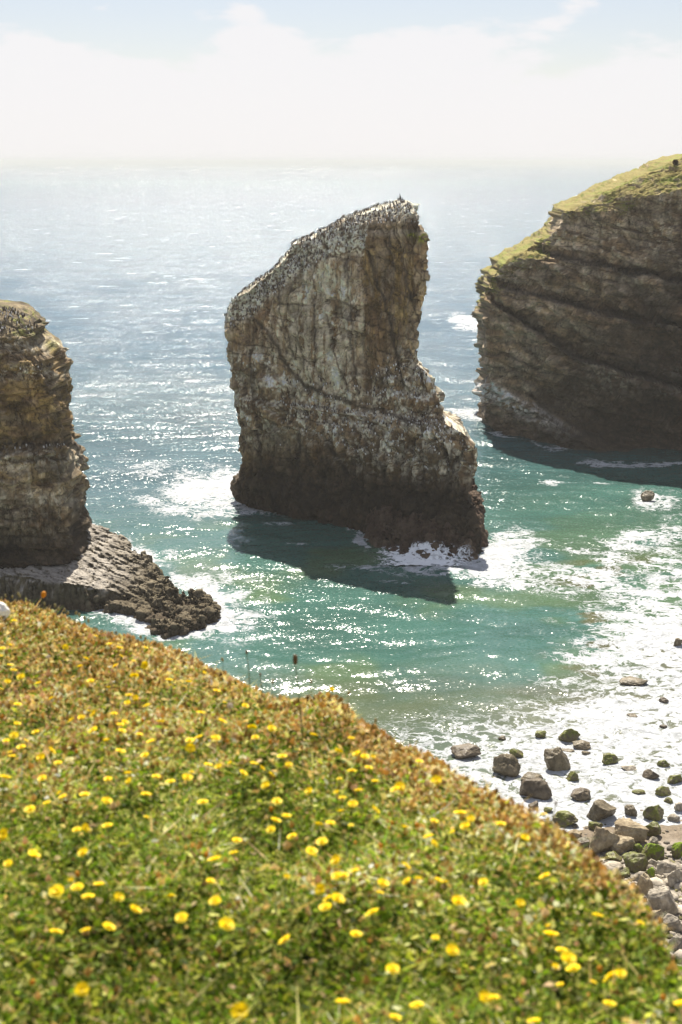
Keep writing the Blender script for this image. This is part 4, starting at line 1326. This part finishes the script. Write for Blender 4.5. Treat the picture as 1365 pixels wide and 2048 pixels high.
# ---- flowers
def petal_mesh(seed, n_out=13, R=1.0, cup=0.25):
    rg = np.random.default_rng(seed)
    V, F = [], []
    for ring, (cnt, rad, lift) in enumerate(((n_out, 1.0, 0.0), (n_out - 2, 0.72, 0.10), (n_out - 5, 0.46, 0.17))):
        for k in range(cnt):
            a = 2 * math.pi * (k + 0.5 * ring) / cnt + rg.uniform(-0.08, 0.08)
            l = R * rad * rg.uniform(0.88, 1.06)
            wv = R * rad * math.pi / cnt * 0.95
            ca, sa = math.cos(a), math.sin(a)
            b = len(V)
            for (t, ww, zz) in ((0.08, 0.35, 0.02), (0.5, 0.9, cup * 0.35), (0.85, 1.0, cup * 0.75), (1.0, 0.65, cup * 0.85 + rg.uniform(-0.05, 0.05))):
                for sgn in (-1, 1):
                    rr, ss = l * t, sgn * wv * ww
                    V.append((rr * ca - ss * sa, rr * sa + ss * ca, R * (lift + zz)))
            F += [(b, b + 1, b + 3, b + 2), (b + 2, b + 3, b + 5, b + 4), (b + 4, b + 5, b + 7, b + 6)]
    return np.array(V), np.array(F)


def lathe(profile, seg=10):
    V, F = [], []
    for r, z in profile:
        for k in range(seg):
            a = 2 * math.pi * k / seg
            V.append((r * math.cos(a), r * math.sin(a), z))
    return np.array(V), grid_faces(len(profile), seg, True)


def tube(p0, p1, r0, r1, seg=7, bend=0.0, n=6):
    p0, p1 = np.array(p0, float), np.array(p1, float)
    V = []
    for i in range(n):
        t = i / (n - 1)
        c = p0 * (1 - t) + p1 * t + np.array((bend * math.sin(math.pi * t), 0, 0))
        r = r0 * (1 - t) + r1 * t
        for k in range(seg):
            a = 2 * math.pi * k / seg
            V.append(c + np.array((r * math.cos(a), r * math.sin(a), 0)))
    return np.array(V), grid_faces(n, seg, True)


def ground_root(px, py, top):
    """the spot on the ground whose plant, `top` metres tall, shows its head at this pixel."""
    dx, dy, dz = ray(px, py)
    t = (GZ0 + top - EYE) / (dz - GSL * dy)
    x, y = float(dx * t), float(dy * t)
    return x, y, float(ground_z(np.array([x]), np.array([y]))[0])


R7 = "58,147 84,130,o 42,226,s 10,242 385,207 263,244 441,249 482,257 488,280,s 587,258,s 4,265,s 40,298 55,323 148,297,o 345,296 323,319 464,326 538,304,s 584,318 30,362 84,348 152,366 364,373 541,373 436,408,s 681,383 686,398,s 759,388 822,356,s 870,420 5,390,s 72,465 207,440 518,438 545,446 512,467 590,479 355,491,s 377,503 326,515 286,526 458,510 644,533 653,487,o 902,455,s 985,471 8,525,o 70,563 58,603 143,583 501,533 484,545 491,560 573,532,o 559,578 427,594 374,564 807,513 892,537 25,622 85,634 105,612,s 206,642 606,605 763,600 798,588 765,625 866,591 308,645,o 40,667,s 50,683 164,670 484,650 581,656 233,688 1013,556 1092,558 1025,600 1087,626,o 915,604,o 1133,668 1160,702 835,690 877,704 923,681,s 770,718,s 752,742 514,732 516,760 433,753 626,742 684,762 171,762 20,785,b 340,810 253,822 237,808,s 586,807 428,835 187,847 120,877,b 815,853 1020,708 1052,732 978,745 980,765,s 1088,758 1068,792 1112,838 1088,870,o 340,931 308,941 430,933 588,915,s 14,970,b 333,1031 130,1048 950,986 1107,912 1151,906 1088,940 1173,966 938,1045 1032,540,o 85,240,o 1088,470,o"
R8 = "48,192 183,216 138,260 203,266 232,278 261,276,s 186,323 246,316 427,291 269,356 142,353,s 410,350,o 488,358 357,371 341,381 210,391 33,402 131,401,s 152,422 190,438 268,456 147,466 183,498,s 331,493,o 314,506,o 375,513 480,505 573,473,b 611,496 591,524 545,546,s 718,536 67,504 110,495 79,551 197,566,o 295,585,o 460,561 479,582 41,585 41,604 131,627 140,657,s 379,659 272,660,o 803,592 131,703 159,703 197,692 295,733 382,724 424,719 495,719 520,733,s 655,725 876,719 287,768,s 76,752,b 99,795 135,789,b 92,824 566,812,b 259,841,b 201,910 484,924,s 543,961 787,792 1062,860 887,878,s 896,914,b 935,966 960,994,b 977,1036 912,1017,s 1216,880,s 332,1030,b 929,1105,s 1072,1040,o 1108,1067,b 1146,1053 1046,1096,s 153,1169 417,1182 340,1223 660,1164 693,1160 1103,1186 1297,1163,o 836,1240 1357,1190 872,512,s 424,522,o"
RA = "35,176 143,128 324,220,o 295,242,s 320,280 410,262 236,306,b 366,345 492,320 558,378 710,300 890,325 871,236 889,144,b 752,407,b 938,426,b 451,458 359,484 234,492 1180,463 338,702 992,785,b 131,692,o 1187,204,s 853,132,o"


def parse(s, x0, y0, k):
    out = []
    for w in s.split():
        q = w.split(',')
        out.append((x0 + float(q[0]) / k, y0 + float(q[1]) / k, q[2] if len(q) > 2 else 'm'))
    return out


flowers = parse(R7, 0, 1170, 2.007) + parse(R8, 600, 1350, 1.784) + parse(RA, 0, 1640, 2.068)

PET = []
for k in range(4):
    v, f = petal_mesh(k, 12 + k, 0.0122, 0.22 + 0.06 * k)
    PET.append(mk('petals', v, f, M_PETAL, link=False).data)
cv, cf = lathe([(0.0001, 0.0062), (0.0016, 0.0060), (0.003, 0.0046), (0.0034, 0.0028), (0.0024, 0.0014)], 10)
CEN = mk('flower_centre', cv, cf, M_CENTRE, link=False).data
bv, bf = lathe([(0.0001, 0.013), (0.0026, 0.0125), (0.0050, 0.009), (0.0058, 0.005), (0.0042, 0.001), (0.0012, -0.001)], 10)
BUD = mk('bud', bv, bf, M_BUD, link=False).data

for i, (px, py, kind) in enumerate(flowers):
    hgt = random.uniform(0.066, 0.092)
    x, y, z = ground_root(px, py, hgt)
    nm = 'orange_bud' if kind == 'o' else 'yellow_flower'
    root = empty(nm, (x, y, z))
    sc = {'s': 0.74, 'm': 1.22, 'b': 1.48, 'o': 1.05}[kind] * random.uniform(0.82, 1.15)
    sv, sf = tube((0, 0, -0.005), (0, 0, hgt), 0.0011, 0.0009, 6, random.uniform(-0.006, 0.006))
    mk('stem', sv, sf, M_STEM, parent=root)
    tiltx, tilty = random.gauss(0.14, 0.30), random.gauss(0, 0.32)
    if kind == 'o':
        b = bpy.data.objects.new('bud', BUD)
        COL.objects.link(b)
        b.parent = root
        b.location = (0, 0, hgt)
        b.scale = (sc, sc, sc)
        b.rotation_euler = (tiltx, tilty, 0)
    else:
        for part, me in (('petals', PET[i % 4]), ('flower_centre', CEN)):
            b = bpy.data.objects.new(part, me)
            COL.objects.link(b)
            b.parent = root
            b.location = (0, 0, hgt)
            b.scale = (sc, sc, sc)
            b.rotation_euler = (tiltx, tilty, random.uniform(0, 6.28))
    dr = float(dryness(np.array([x]), np.array([y]))[0][0])
    dedge = float(edge_y(x) - y) / (0.10 + 0.125 * y)
    near = min(math.hypot(px - a, py - b) for j, (a, b, c) in enumerate(flowers) if j != i)
    pos = 'dry cliff-edge plants' if dedge < 1.1 else ('nearest green turf' if py > 1700 else 'grass further back')
    size = {'s': 'small', 'm': 'medium', 'b': 'large', 'o': ''}[kind]
    comp = 'close beside another bloom' if near < 26 else 'standing apart from other blooms'
    if kind == 'o':
        tag(root, 'small closed orange flower bud on a thin stem in the ' + pos, 'flower bud', 'orange buds in the ' + pos)
    else:
        tag(root, f'{size} open yellow flower in the {pos}, {comp}', 'flower', f'{size} yellow flowers in the {pos}, {comp}')


def special_flower():
    x, y, z = ground_root(664, 1392, 0.03)
    root = empty('yellow_flower', (x, y, z))
    hgt = 0.085
    sv, sf = tube((0, 0, -0.005), (0, 0, hgt), 0.0011, 0.0009, 6, 0.004)
    mk('stem', sv, sf, M_STEM, parent=root)
    for part, me in (('petals', PET[1]), ('flower_centre', CEN)):
        b = bpy.data.objects.new(part, me)
        COL.objects.link(b)
        b.parent = root
        b.location = (0, 0, hgt)
        b.rotation_euler = (0.5, 0.5, 0)
    tag(root, 'single yellow flower standing up against the sea on the cliff edge', 'flower', 'yellow flower against the sea')


special_flower()


def plantain(px, py, hgt, base, hr, hl, label):
    x, y, z = ground_root(base[0], base[1], 0.0)
    root = empty('plantain', (x, y, z))
    # the stem leans so that its tip stands where the photo has the head
    dx, dy, dz = ray(px, py)
    t = y / dy
    tip = (float(dx * t) - x, 0.0, float(EYE + dz * t) - z)
    sv, sf = tube((0, 0, -0.005), tip, 0.0022, 0.0014, 6, 0.004, 10)
    mk('stem', sv, sf, M_STEM, parent=root)
    prof = [(0.0003, 0.0)] + [(hr * (0.75 + 0.25 * math.sin(math.pi * q)) * (1 + 0.12 * (k % 2)), hl * q) for k, q in enumerate(np.linspace(0.06, 0.94, 9))] + [(0.0003, hl)]
    v, f = lathe(prof, 9)
    h = mk('seed_head', v, f, M_HUSK, parent=root)
    h.location = tip
    tag(root, label, 'wildflower')


plantain(591, 1329, 0, (607, 1500), 0.0075, 0.034, 'tall plantain with dark brown seed head and long bare stem, against the water')
plantain(494, 1308, 0, (500, 1400), 0.0042, 0.016, 'thin plantain stem with small dark head left of the tall plantain')
plantain(521, 1352, 0, (523, 1405), 0.0035, 0.012, 'short thin stem with a pale green tip between the two plantains')
plantain(1112, 1610, 0, (1085, 1690), 0.0030, 0.010, 'thin dry stalk with tiny head sticking over the edge above the boulders')


def clock(px, py, r, label):
    x, y, z = ground_root(px, py, 0.06)
    root = empty('seed_clock', (x, y, z))
    sv, sf = tube((0, 0, -0.005), (0, 0, 0.06), 0.0012, 0.001, 6, 0.003)
    mk('stem', sv, sf, M_STEM, parent=root)
    # fine radiating spokes with a small star of fluff at the tip of each
    rg = np.random.default_rng(5)
    V, F = [], []
    for k in range(170):
        d = rg.normal(size=3)
        d /= np.linalg.norm(d)
        a = np.cross(d, (0.3, 0.7, 0.2))
        a /= np.linalg.norm(a)
        e = np.cross(d, a)
        o = np.array((0, 0, 0.06 + r * 0.6))
        tip = o + d * r
        s = r * 0.16
        b = len(V)
        V += [tip + a * s, tip + e * s, tip - a * s, tip - e * s]
        F.append((b, b + 1, b + 2, b + 3))
        b = len(V)
        V += [o + a * r * .03, o - a * r * .03, tip - a * r * .015, tip + a * r * .015]
        F.append((b, b + 1, b + 2, b + 3))
    mk('seed_ball', np.array(V), np.array(F), M_CLOCK, parent=root, smooth=False)
    tag(root, label, 'seed head')


clock(461, 1404, 0.011, 'round fluffy seed clock beside yellow flowers in the grass')
clock(97, 1308, 0.008, 'flattened white fluffy seed head in dry grass near the left edge')


def poppy_bud():
    x, y, z = ground_root(80, 1222, 0.0)
    root = empty('dried_flower', (x, y, z))
    dx, dy, dz = ray(86, 1196)
    t = y / dy
    tip = (float(dx * t) - x, 0.0, float(EYE + dz * t) - z)
    sv, sf = tube((0, 0, -0.005), tip, 0.0014, 0.001, 6, -0.004, 8)
    mk('stem', sv, sf, M_STEM, parent=root)
    v, f = lathe([(0.0003, 0), (0.006, 0.004), (0.011, 0.012), (0.012, 0.021), (0.010, 0.030), (0.004, 0.036), (0.0003, 0.034)], 12)
    h = mk('flower_head', v, f, M_BUD, parent=root)
    h.location = tip
    h.rotation_euler = (0.2, 0.3, 0)
    tag(root, 'dried orange flower head on a stem above the left cliff edge, against dark rock', 'wildflower')


poppy_bud()

# pale seed heads standing up along the far left edge
MH = mat_flat('pale_seed_head', (0.34, 0.30, 0.14), 0.9, 0.25, 200, 0.6, 0.4)
hv, hf = lathe([(0.0002, 0), (0.0045, 0.002), (0.0055, 0.007), (0.0052, 0.012), (0.0035, 0.016), (0.0002, 0.017)], 9)
HEAD = mk('seed_head', hv, hf, MH, link=False).data
for (px, py) in [(12, 1190), (3, 1196), (25, 1192), (37, 1186), (41, 1190), (54, 1197), (60, 1202), (78, 1214), (90, 1206), (95, 1216), (104, 1220), (111, 1209), (118, 1216), (130, 1218), (136, 1224), (152, 1224), (160, 1228), (170, 1234), (178, 1240), (65, 1212), (30, 1200), (283, 1272), (292, 1276), (545, 1362), (622, 1362), (697, 1385), (752, 1440), (446, 1318)]:
    x, y, z = ground_root(px, py + 17, 0.0)
    y = min(y, float(edge_y(x)) - 0.01)
    z = float(ground_z(np.array([x]), np.array([y]))[0])
    root = empty('dry_flower_stalk', (x, y, z))
    dx, dy, dz = ray(px, py + 5)
    t = y / dy
    tip = (float(dx * t) - x, 0.0, float(EYE + dz * t) - z)
    sv, sf = tube((0, 0, -0.005), tip, 0.001, 0.0008, 5, 0.002, 5)
    mk('stem', sv, sf, M_STEM, parent=root)
    b = bpy.data.objects.new('seed_head', HEAD)
    COL.objects.link(b)
    b.parent = root
    b.location = tip
    b.rotation_euler = (random.uniform(-.3, .3), random.uniform(-.3, .3), 0)
    w = 'left cliff edge' if px < 200 else 'middle cliff edge'
    tag(root, ('thin stalk with pale rounded seed head against dark rock, ' if px < 200 else 'thin stalk with pale rounded seed head against water, ') + w, 'dry stalk', 'pale seed heads along the ' + w)

# dry straws lying in the turf
MS = mat_flat('straw', (0.44, 0.34, 0.17), 0.8, 0.2, 80, 0.3)
for (a, b, c, d, lab) in [(206, 1920, 212, 1985, 'long pale straw stem standing upright in the front left turf'), (985, 1925, 978, 1960, 'left of two pale straw stems with heads in the front turf'), (1000, 1930, 1002, 1965, 'right of two pale straw stems with heads in the front turf'),
                          (127, 1318, 118, 1360, 'left of two pinkish dry stems leaning in the left grass'), (141, 1325, 133, 1352, 'right of two pinkish dry stems leaning in the left grass'), (1035, 2003, 1110, 2022, 'pale straw lying flat in the turf near the bottom edge'),
                          (520, 1690, 497, 1735, 'thin dry stem leaning over green turf left of centre'), (172, 1635, 188, 1665, 'short pale dry stem by a pair of yellow flowers at left'), (585, 1804, 640, 1794, 'pale straw lying beside a flower clump in mid meadow')]:
    x0, y0, z0 = ground_root(c, d, 0.02)
    x1, y1, z1 = ground_root(a, b, 0.055)
    root = empty('straw_stem', (x0, y0, z0))
    sv, sf = tube((0, 0, 0.01), (x1 - x0, y1 - y0, z1 - z0 + 0.055), 0.0014, 0.0012, 6, 0.002)
    mk('stem', sv, sf, MS, parent=root)
    h = bpy.data.objects.new('seed_head', HEAD)
    COL.objects.link(h)
    h.parent = root
    h.location = (x1 - x0, y1 - y0, z1 - z0 + 0.05)
    h.scale = (0.8, 0.8, 0.9)
    tag(root, lab, 'straw')

# rounded white stone at the left margin
x, y, z = ground_root(-2, 1249, 0.02)
P, F = boulder_mesh(901, 0.35)
ob = mk('white_stone', P * np.array((0.042, 0.04, 0.044)), F, M_WHITE)
ob.location = (x + 0.012, y, z + 0.075)
tag(ob, 'smooth white rounded stone lying in dry grass, cut off by the left edge', 'stone')


# ================================================================== SEABIRDS
def bird_mesh():
    prof = [(0.001, 0.0), (0.05, 0.01), (0.078, 0.06), (0.088, 0.12), (0.080, 0.19), (0.058, 0.25), (0.040, 0.29), (0.040, 0.32), (0.036, 0.35), (0.018, 0.375), (0.001, 0.38)]
    v, f = lathe(prof, 8)
    v[:, 1] *= 1.2
    v[:, 1] += -0.12 * (v[:, 2] - 0.15)          # leans a little forward (front is +x)
    # beak and short tail as pulled vertices
    nb = len(v)
    v = np.concatenate([v, [(0.035, -0.02, 0.345), (0.035, -0.03, 0.325), (0.035, -0.01, 0.325), (0.105, -0.022, 0.335)], [(-0.06, 0.02, 0.04), (-0.06, -0.03, 0.04), (-0.05, 0.0, 0.09), (-0.13, 0.0, 0.005)]])
    f = np.concatenate([f, [(nb, nb + 1, nb + 3, nb + 3), (nb + 1, nb + 2, nb + 3, nb + 3), (nb + 2, nb, nb + 3, nb + 3), (nb + 4, nb + 5, nb + 7, nb + 7), (nb + 5, nb + 6, nb + 7, nb + 7), (nb + 6, nb + 4, nb + 7, nb + 7)]])
    tri = np.concatenate([f[:, [0, 1, 2]], f[:, [0, 2, 3]]])
    tri = tri[(tri[:, 1] != tri[:, 2]) & (tri[:, 0] != tri[:, 2])]
    white = (v[:, 0] > 0.012) & (v[:, 2] < 0.27)
    c = np.where(white[:, None], np.array((0.72, 0.70, 0.66)), np.array((0.085, 0.065, 0.048)))
    return v, tri, c


BV, BF, BC = bird_mesh()
BIRD = mk('seabird', BV, BF, M_BIRD, attrs={'Col': BC}, link=False).data


def colony(G, n, px, py, mask, count, indiv, root_name, lab, grp, stuff_lab, spacing=0.0):
    """birds standing on up-facing rock inside a mask; the first `indiv` are separate objects."""
    idx = np.flatnonzero(mask.ravel())
    if len(idx) == 0: return
    P = G.reshape(-1, 3)
    # area weighting: by vertex spacing
    du = np.linalg.norm(np.roll(G, -1, 1) - G, axis=-1) * np.linalg.norm(np.gradient(G, axis=0), axis=-1)
    w = du.ravel()[idx] + 1e-9
    pick = RNG.choice(idx, min(count, len(idx)), replace=False, p=w / w.sum())
    pos = P[pick] + RNG.normal(size=(len(pick), 3)) * np.array((0.04, 0.04, 0))
    pos[:, 2] -= 0.03
    ang = RNG.uniform(0, 2 * np.pi, len(pick))
    sc = RNG.uniform(0.85, 1.2, len(pick))
    d = np.hypot(pos[:, 1], pos[:, 0])
    order = np.argsort(d + RNG.uniform(0, 8, len(d)))
    for k in order[:indiv]:
        o = bpy.data.objects.new('seabird', BIRD)
        COL.objects.link(o)
        o.location = pos[k]
        o.rotation_euler = (0, 0, ang[k])
        o.scale = (sc[k],) * 3
        tag(o, lab, 'seabird', grp)
    rest = order[indiv:]
    ca, sa = np.cos(ang[rest])[:, None], np.sin(ang[rest])[:, None]
    s = sc[rest][:, None]
    VX = (BV[None, :, 0] * ca - BV[None, :, 1] * sa) * s + pos[rest, 0:1]
    VY = (BV[None, :, 0] * sa + BV[None, :, 1] * ca) * s + pos[rest, 1:2]
    VZ = BV[None, :, 2] * s + pos[rest, 2:3]
    V = np.stack([VX, VY, VZ], -1).reshape(-1, 3)
    F = (BF[None] + (np.arange(len(rest)) * len(BV))[:, None, None]).reshape(-1, 3)
    ob = mk(root_name, V, F, M_BIRD, attrs={'Col': np.tile(BC, (len(rest), 1))})
    tag(ob, stuff_lab, 'seabirds', kind='stuff')


front_c = np.zeros(CG.shape[:2], bool)
front_c[:, 240:] = True
rimc = lin([(440, 668), (500, 640), (540, 598), (590, 556), (640, 522), (690, 506), (728, 506), (738, 448), (870, 446)], CPX)
topm = front_c & (CPY < rimc) & (CN[..., 2] > 0.15)
colony(CG, CN, CPX, CPY, topm, 1300, 150, 'seabird_colony', 'tiny dark and white seabird standing in the packed colony on the tall stack\'s slanting top', 'seabirds crowding the tall stack top', 'dense crowd of dark and white seabirds covering the slanting top of the tall stack')
Tc = lin([(450, 720), (540, 690), (620, 765), (720, 790), (800, 700), (850, 690), (960, 840)], CPX)
Uc = lin([(450, 900), (540, 900), (590, 880), (640, 870), (690, 895), (760, 920), (860, 940), (960, 945)], CPX)
lowm = front_c & (CPY > Tc - 20) & (CPY < Uc) & (CN[..., 2] > 0.40) & (CPX > 560)
colony(CG, CN, CPX, CPY, lowm, 700, 90, 'seabird_colony', 'tiny seabird perched on the guano-white ledges low on the tall stack', 'seabirds on the lower ledges of the tall stack', 'scattered seabirds along the pale sloping ledges low on the tall stack')
ledl = np.zeros(LG.shape[:2], bool)
ledl[:, 190:] = True
lm = ledl & (((np.abs(LPY - 890) < 9)) | (LPY < 668) | (np.abs(LPY - 735) < 5)) & (LN[..., 2] > 0.35) & (LPX > -60)
colony(LG, LN, LPX, LPY, lm, 230, 60, 'seabird_colony', 'tiny seabird on a dark horizontal ledge or the rounded top of the left stack', 'seabirds on the left stack', 'rows of seabirds along the ledges of the left stack')


# a few tall birds on the very summit
MC = mat_flat('dark_plumage', (0.04, 0.038, 0.032), 0.6, 0, 20, 0.3)


def big_bird(px, hgt, label):
    k = np.argmin(np.where(front_c, (CPX - px) ** 2 + (CPY - 360) ** 2, 1e12))
    p = CG.reshape(-1, 3)[k]
    prof = [(0.002, 0.0), (0.05, 0.02), (0.10, 0.12), (0.115, 0.26), (0.10, 0.40), (0.06, 0.52), (0.038, 0.60), (0.035, 0.70), (0.042, 0.76), (0.03, 0.81), (0.002, 0.83)]
    v, f = lathe(prof, 10)
    v[:, 0] += 0.10 * np.sin(v[:, 2] * 4.0)
    nb = len(v)
    v = np.concatenate([v, [(0.04, 0.015, 0.775), (0.04, -0.015, 0.775), (0.05, 0, 0.80), (0.16, 0, 0.80), (-0.08, 0.04, 0.10), (-0.08, -0.04, 0.10), (-0.06, 0, 0.2), (-0.26, 0, -0.05)]])
    f = np.concatenate([f, [(nb, nb + 1, nb + 3, nb + 3), (nb + 1, nb + 2, nb + 3, nb + 3), (nb + 2, nb, nb + 3, nb + 3), (nb + 4, nb + 5, nb + 7, nb + 7), (nb + 5, nb + 6, nb + 7, nb + 7), (nb + 6, nb + 4, nb + 7, nb + 7)]])
    tri = np.concatenate([f[:, [0, 1, 2]], f[:, [0, 2, 3]]])
    tri = tri[(tri[:, 1] != tri[:, 2]) & (tri[:, 0] != tri[:, 2])]
    o = mk('cormorant', v * hgt / 0.83, tri, MC)
    o.location = (p[0], p[1], p[2] - 0.08)
    o.rotation_euler = (0, 0, random.uniform(0, 6))
    tag(o, label, 'bird')


big_bird(811, 0.95, 'tallest dark upright bird on the very peak of the tall stack')
big_bird(793, 0.62, 'dark upright bird on the ridge just left of the peak of the tall stack')
big_bird(818, 0.6, 'dark upright bird just right of the tallest one on the peak')


# small dark bush high on the headland
def bush():
    k = np.argmin((HPX - 1351) ** 2 + (HPY - 331) ** 2)
    p = HG.reshape(-1, 3)[k]
    root = empty('bush', tuple(p))
    rg = np.random.default_rng(3)
    n = 420
    d = rg.normal(size=(n, 3))
    d /= np.linalg.norm(d, axis=1, keepdims=True)
    c = d * (rg.random((n, 1)) ** 0.4) * np.array((0.42, 0.42, 0.45)) + np.array((0, 0, 0.5))
    a = rg.normal(size=(n, 3)) * 0.08
    b = rg.normal(size=(n, 3)) * 0.06
    V = np.stack([c - a, c + b, c + a, c - b], 1).reshape(-1, 3)
    col = np.repeat(np.array((0.09, 0.055, 0.03)) * rg.uniform(0.6, 1.5, (n, 1)), 4, 0)
    mk('foliage', V, (np.arange(n) * 4)[:, None] + np.arange(4), M_DRY, parent=root, smooth=False, attrs={'Col': col})
    sv, sf = tube((0, 0, -0.2), (0, 0, 0.5), 0.05, 0.03, 7)
    mk('trunk', sv, sf, M_HUSK, parent=root)
    sv, sf = tube((0.1, 0, 0.5), (0.75, 0.1, 1.15), 0.035, 0.02, 6, 0.05)
    mk('branch', sv, sf, M_HUSK, parent=root)
    tag(root, 'small brown bush with a bare branch on the turf at the top of the headland', 'bush')


bush()

# ================================================================== HAZE
hv = np.array([(x, y, z) for z in (-4.0, 58.0) for (x, y) in ((-46000, -150), (46000, -150), (46000, 46000), (-46000, 46000))], float)
hf = np.array([(3, 2, 1, 0), (4, 5, 6, 7), (0, 1, 5, 4), (1, 2, 6, 5), (2, 3, 7, 6), (3, 0, 4, 7)])
mh, nt, out = new_mat('sea_haze')
pv = N(nt, 'ShaderNodeVolumePrincipled', ins={'Color': (0.80, 0.785, 0.75, 1), 'Density': 0.00015, 'Anisotropy': 0.0})
L(nt, pv.outputs[0], out.inputs['Volume'])
hz = mk('haze', hv, hf, mh, smooth=False)
tag(hz, 'pale sea haze thinning the far water', 'haze', kind='stuff')

# ================================================================== LIGHT, SKY
SUN_EL, SUN_AZ = math.radians(51), math.radians(-4)      # azimuth from +Y, clockwise positive
S = Vector((math.sin(SUN_AZ) * math.cos(SUN_EL), math.cos(SUN_AZ) * math.cos(SUN_EL), math.sin(SUN_EL)))
sd = bpy.data.lights.new('sun', 'SUN')
sd.energy = 5.0
sd.angle = math.radians(0.53)
sd.color = (1.0, 0.925, 0.80)
so = bpy.data.objects.new('sun', sd)
so.rotation_euler = (-S).to_track_quat('-Z', 'Y').to_euler()
so.location = S * 300
COL.objects.link(so)

w = bpy.data.worlds.new('World')
scene.world = w
w.use_nodes = True
nt = w.node_tree
nt.nodes.clear()
out = nt.nodes.new('ShaderNodeOutputWorld')
sky = N(nt, 'ShaderNodeTexSky', sky_type='NISHITA')
sky.sun_disc = False
sky.sun_elevation = SUN_EL
sky.sun_rotation = SUN_AZ
sky.air_density = 1.0
sky.dust_density = 0.4
sky.ozone_density = 1.3
bg = N(nt, 'ShaderNodeBackground', ins={'Strength': 0.05})
hs = N(nt, 'ShaderNodeMix', data_type='RGBA', blend_type='MULTIPLY')
hs.inputs['Factor'].default_value = 1.0
hs.inputs['B'].default_value = (1.03, 0.955, 0.99, 1)
L(nt, sky.outputs[0], hs.inputs['A'])
L(nt, hs.outputs['Result'], bg.inputs['Color'])
tc = N(nt, 'ShaderNodeTexCoord')
sep = N(nt, 'ShaderNodeSeparateXYZ')
L(nt, tc.outputs['Generated'], sep.inputs[0])
mp = N(nt, 'ShaderNodeMapping')
mp.inputs['Scale'].default_value = (9.0, 9.0, 26.0)
mp.inputs['Location'].default_value = (2.3, 0.0, 0.4)
L(nt, tc.outputs['Generated'], mp.inputs['Vector'])
cn = N(nt, 'ShaderNodeTexNoise', ins={'Scale': 1.0, 'Detail': 7.0, 'Roughness': 0.55})
L(nt, mp.outputs[0], cn.inputs['Vector'])
el = N(nt, 'ShaderNodeMapRange', ins={'From Min': 0.088, 'From Max': 0.025, 'To Min': 0.0, 'To Max': 1.9})
L(nt, sep.outputs['Z'], el.inputs['Value'])
cf_ = math_node(nt, 'ADD', el.outputs[0], math_node(nt, 'MULTIPLY', math_node(nt, 'SUBTRACT', cn.outputs['Fac'], 0.5), 3.4))
cm = N(nt, 'ShaderNodeMapRange', interpolation_type='SMOOTHSTEP', ins={'From Min': 0.30, 'From Max': 0.62, 'To Min': 0.0, 'To Max': 1.0})
L(nt, cf_, cm.inputs['Value'])
cb = N(nt, 'ShaderNodeBackground', ins={'Color': (1.0, 0.985, 1.0, 1), 'Strength': 0.47})
mx = N(nt, 'ShaderNodeMixShader')
L(nt, math_node(nt, 'MULTIPLY_ADD', cm.outputs[0], 0.66, 0.28), mx.inputs[0])
L(nt, bg.outputs[0], mx.inputs[1])
L(nt, cb.outputs[0], mx.inputs[2])
L(nt, mx.outputs[0], out.inputs['Surface'])

# ================================================================== CAMERA, RENDER
cd = bpy.data.cameras.new('camera')
cd.sensor_fit = 'VERTICAL'
cd.sensor_height = 36.0
cd.sensor_width = 24.0
cd.lens = FPX * 36.0 / 2048
cd.clip_start = 0.1
cd.clip_end = 120000
cd.dof.use_dof = True
cd.dof.focus_distance = 150
cd.dof.aperture_fstop = 5.2
co = bpy.data.objects.new('camera', cd)
co.location = (0, 0, EYE)
co.rotation_euler = (math.pi / 2 - PITCH, 0, 0)
COL.objects.link(co)
scene.camera = co

scene.view_settings.view_transform = 'Standard'
scene.view_settings.look = 'None'
scene.view_settings.gamma = 1.0
scene.view_settings.exposure = 0.98
cy = scene.cycles
cy.max_bounces = 6
cy.diffuse_bounces = 3
cy.glossy_bounces = 2
cy.transmission_bounces = 3
cy.volume_bounces = 1
cy.transparent_max_bounces = 8
cy.caustics_reflective = False
cy.caustics_refractive = False
cy.sample_clamp_indirect = 6.0
cy.use_denoising = True
try:
    cy.denoiser = 'OPENIMAGEDENOISE'
except Exception:
    pass
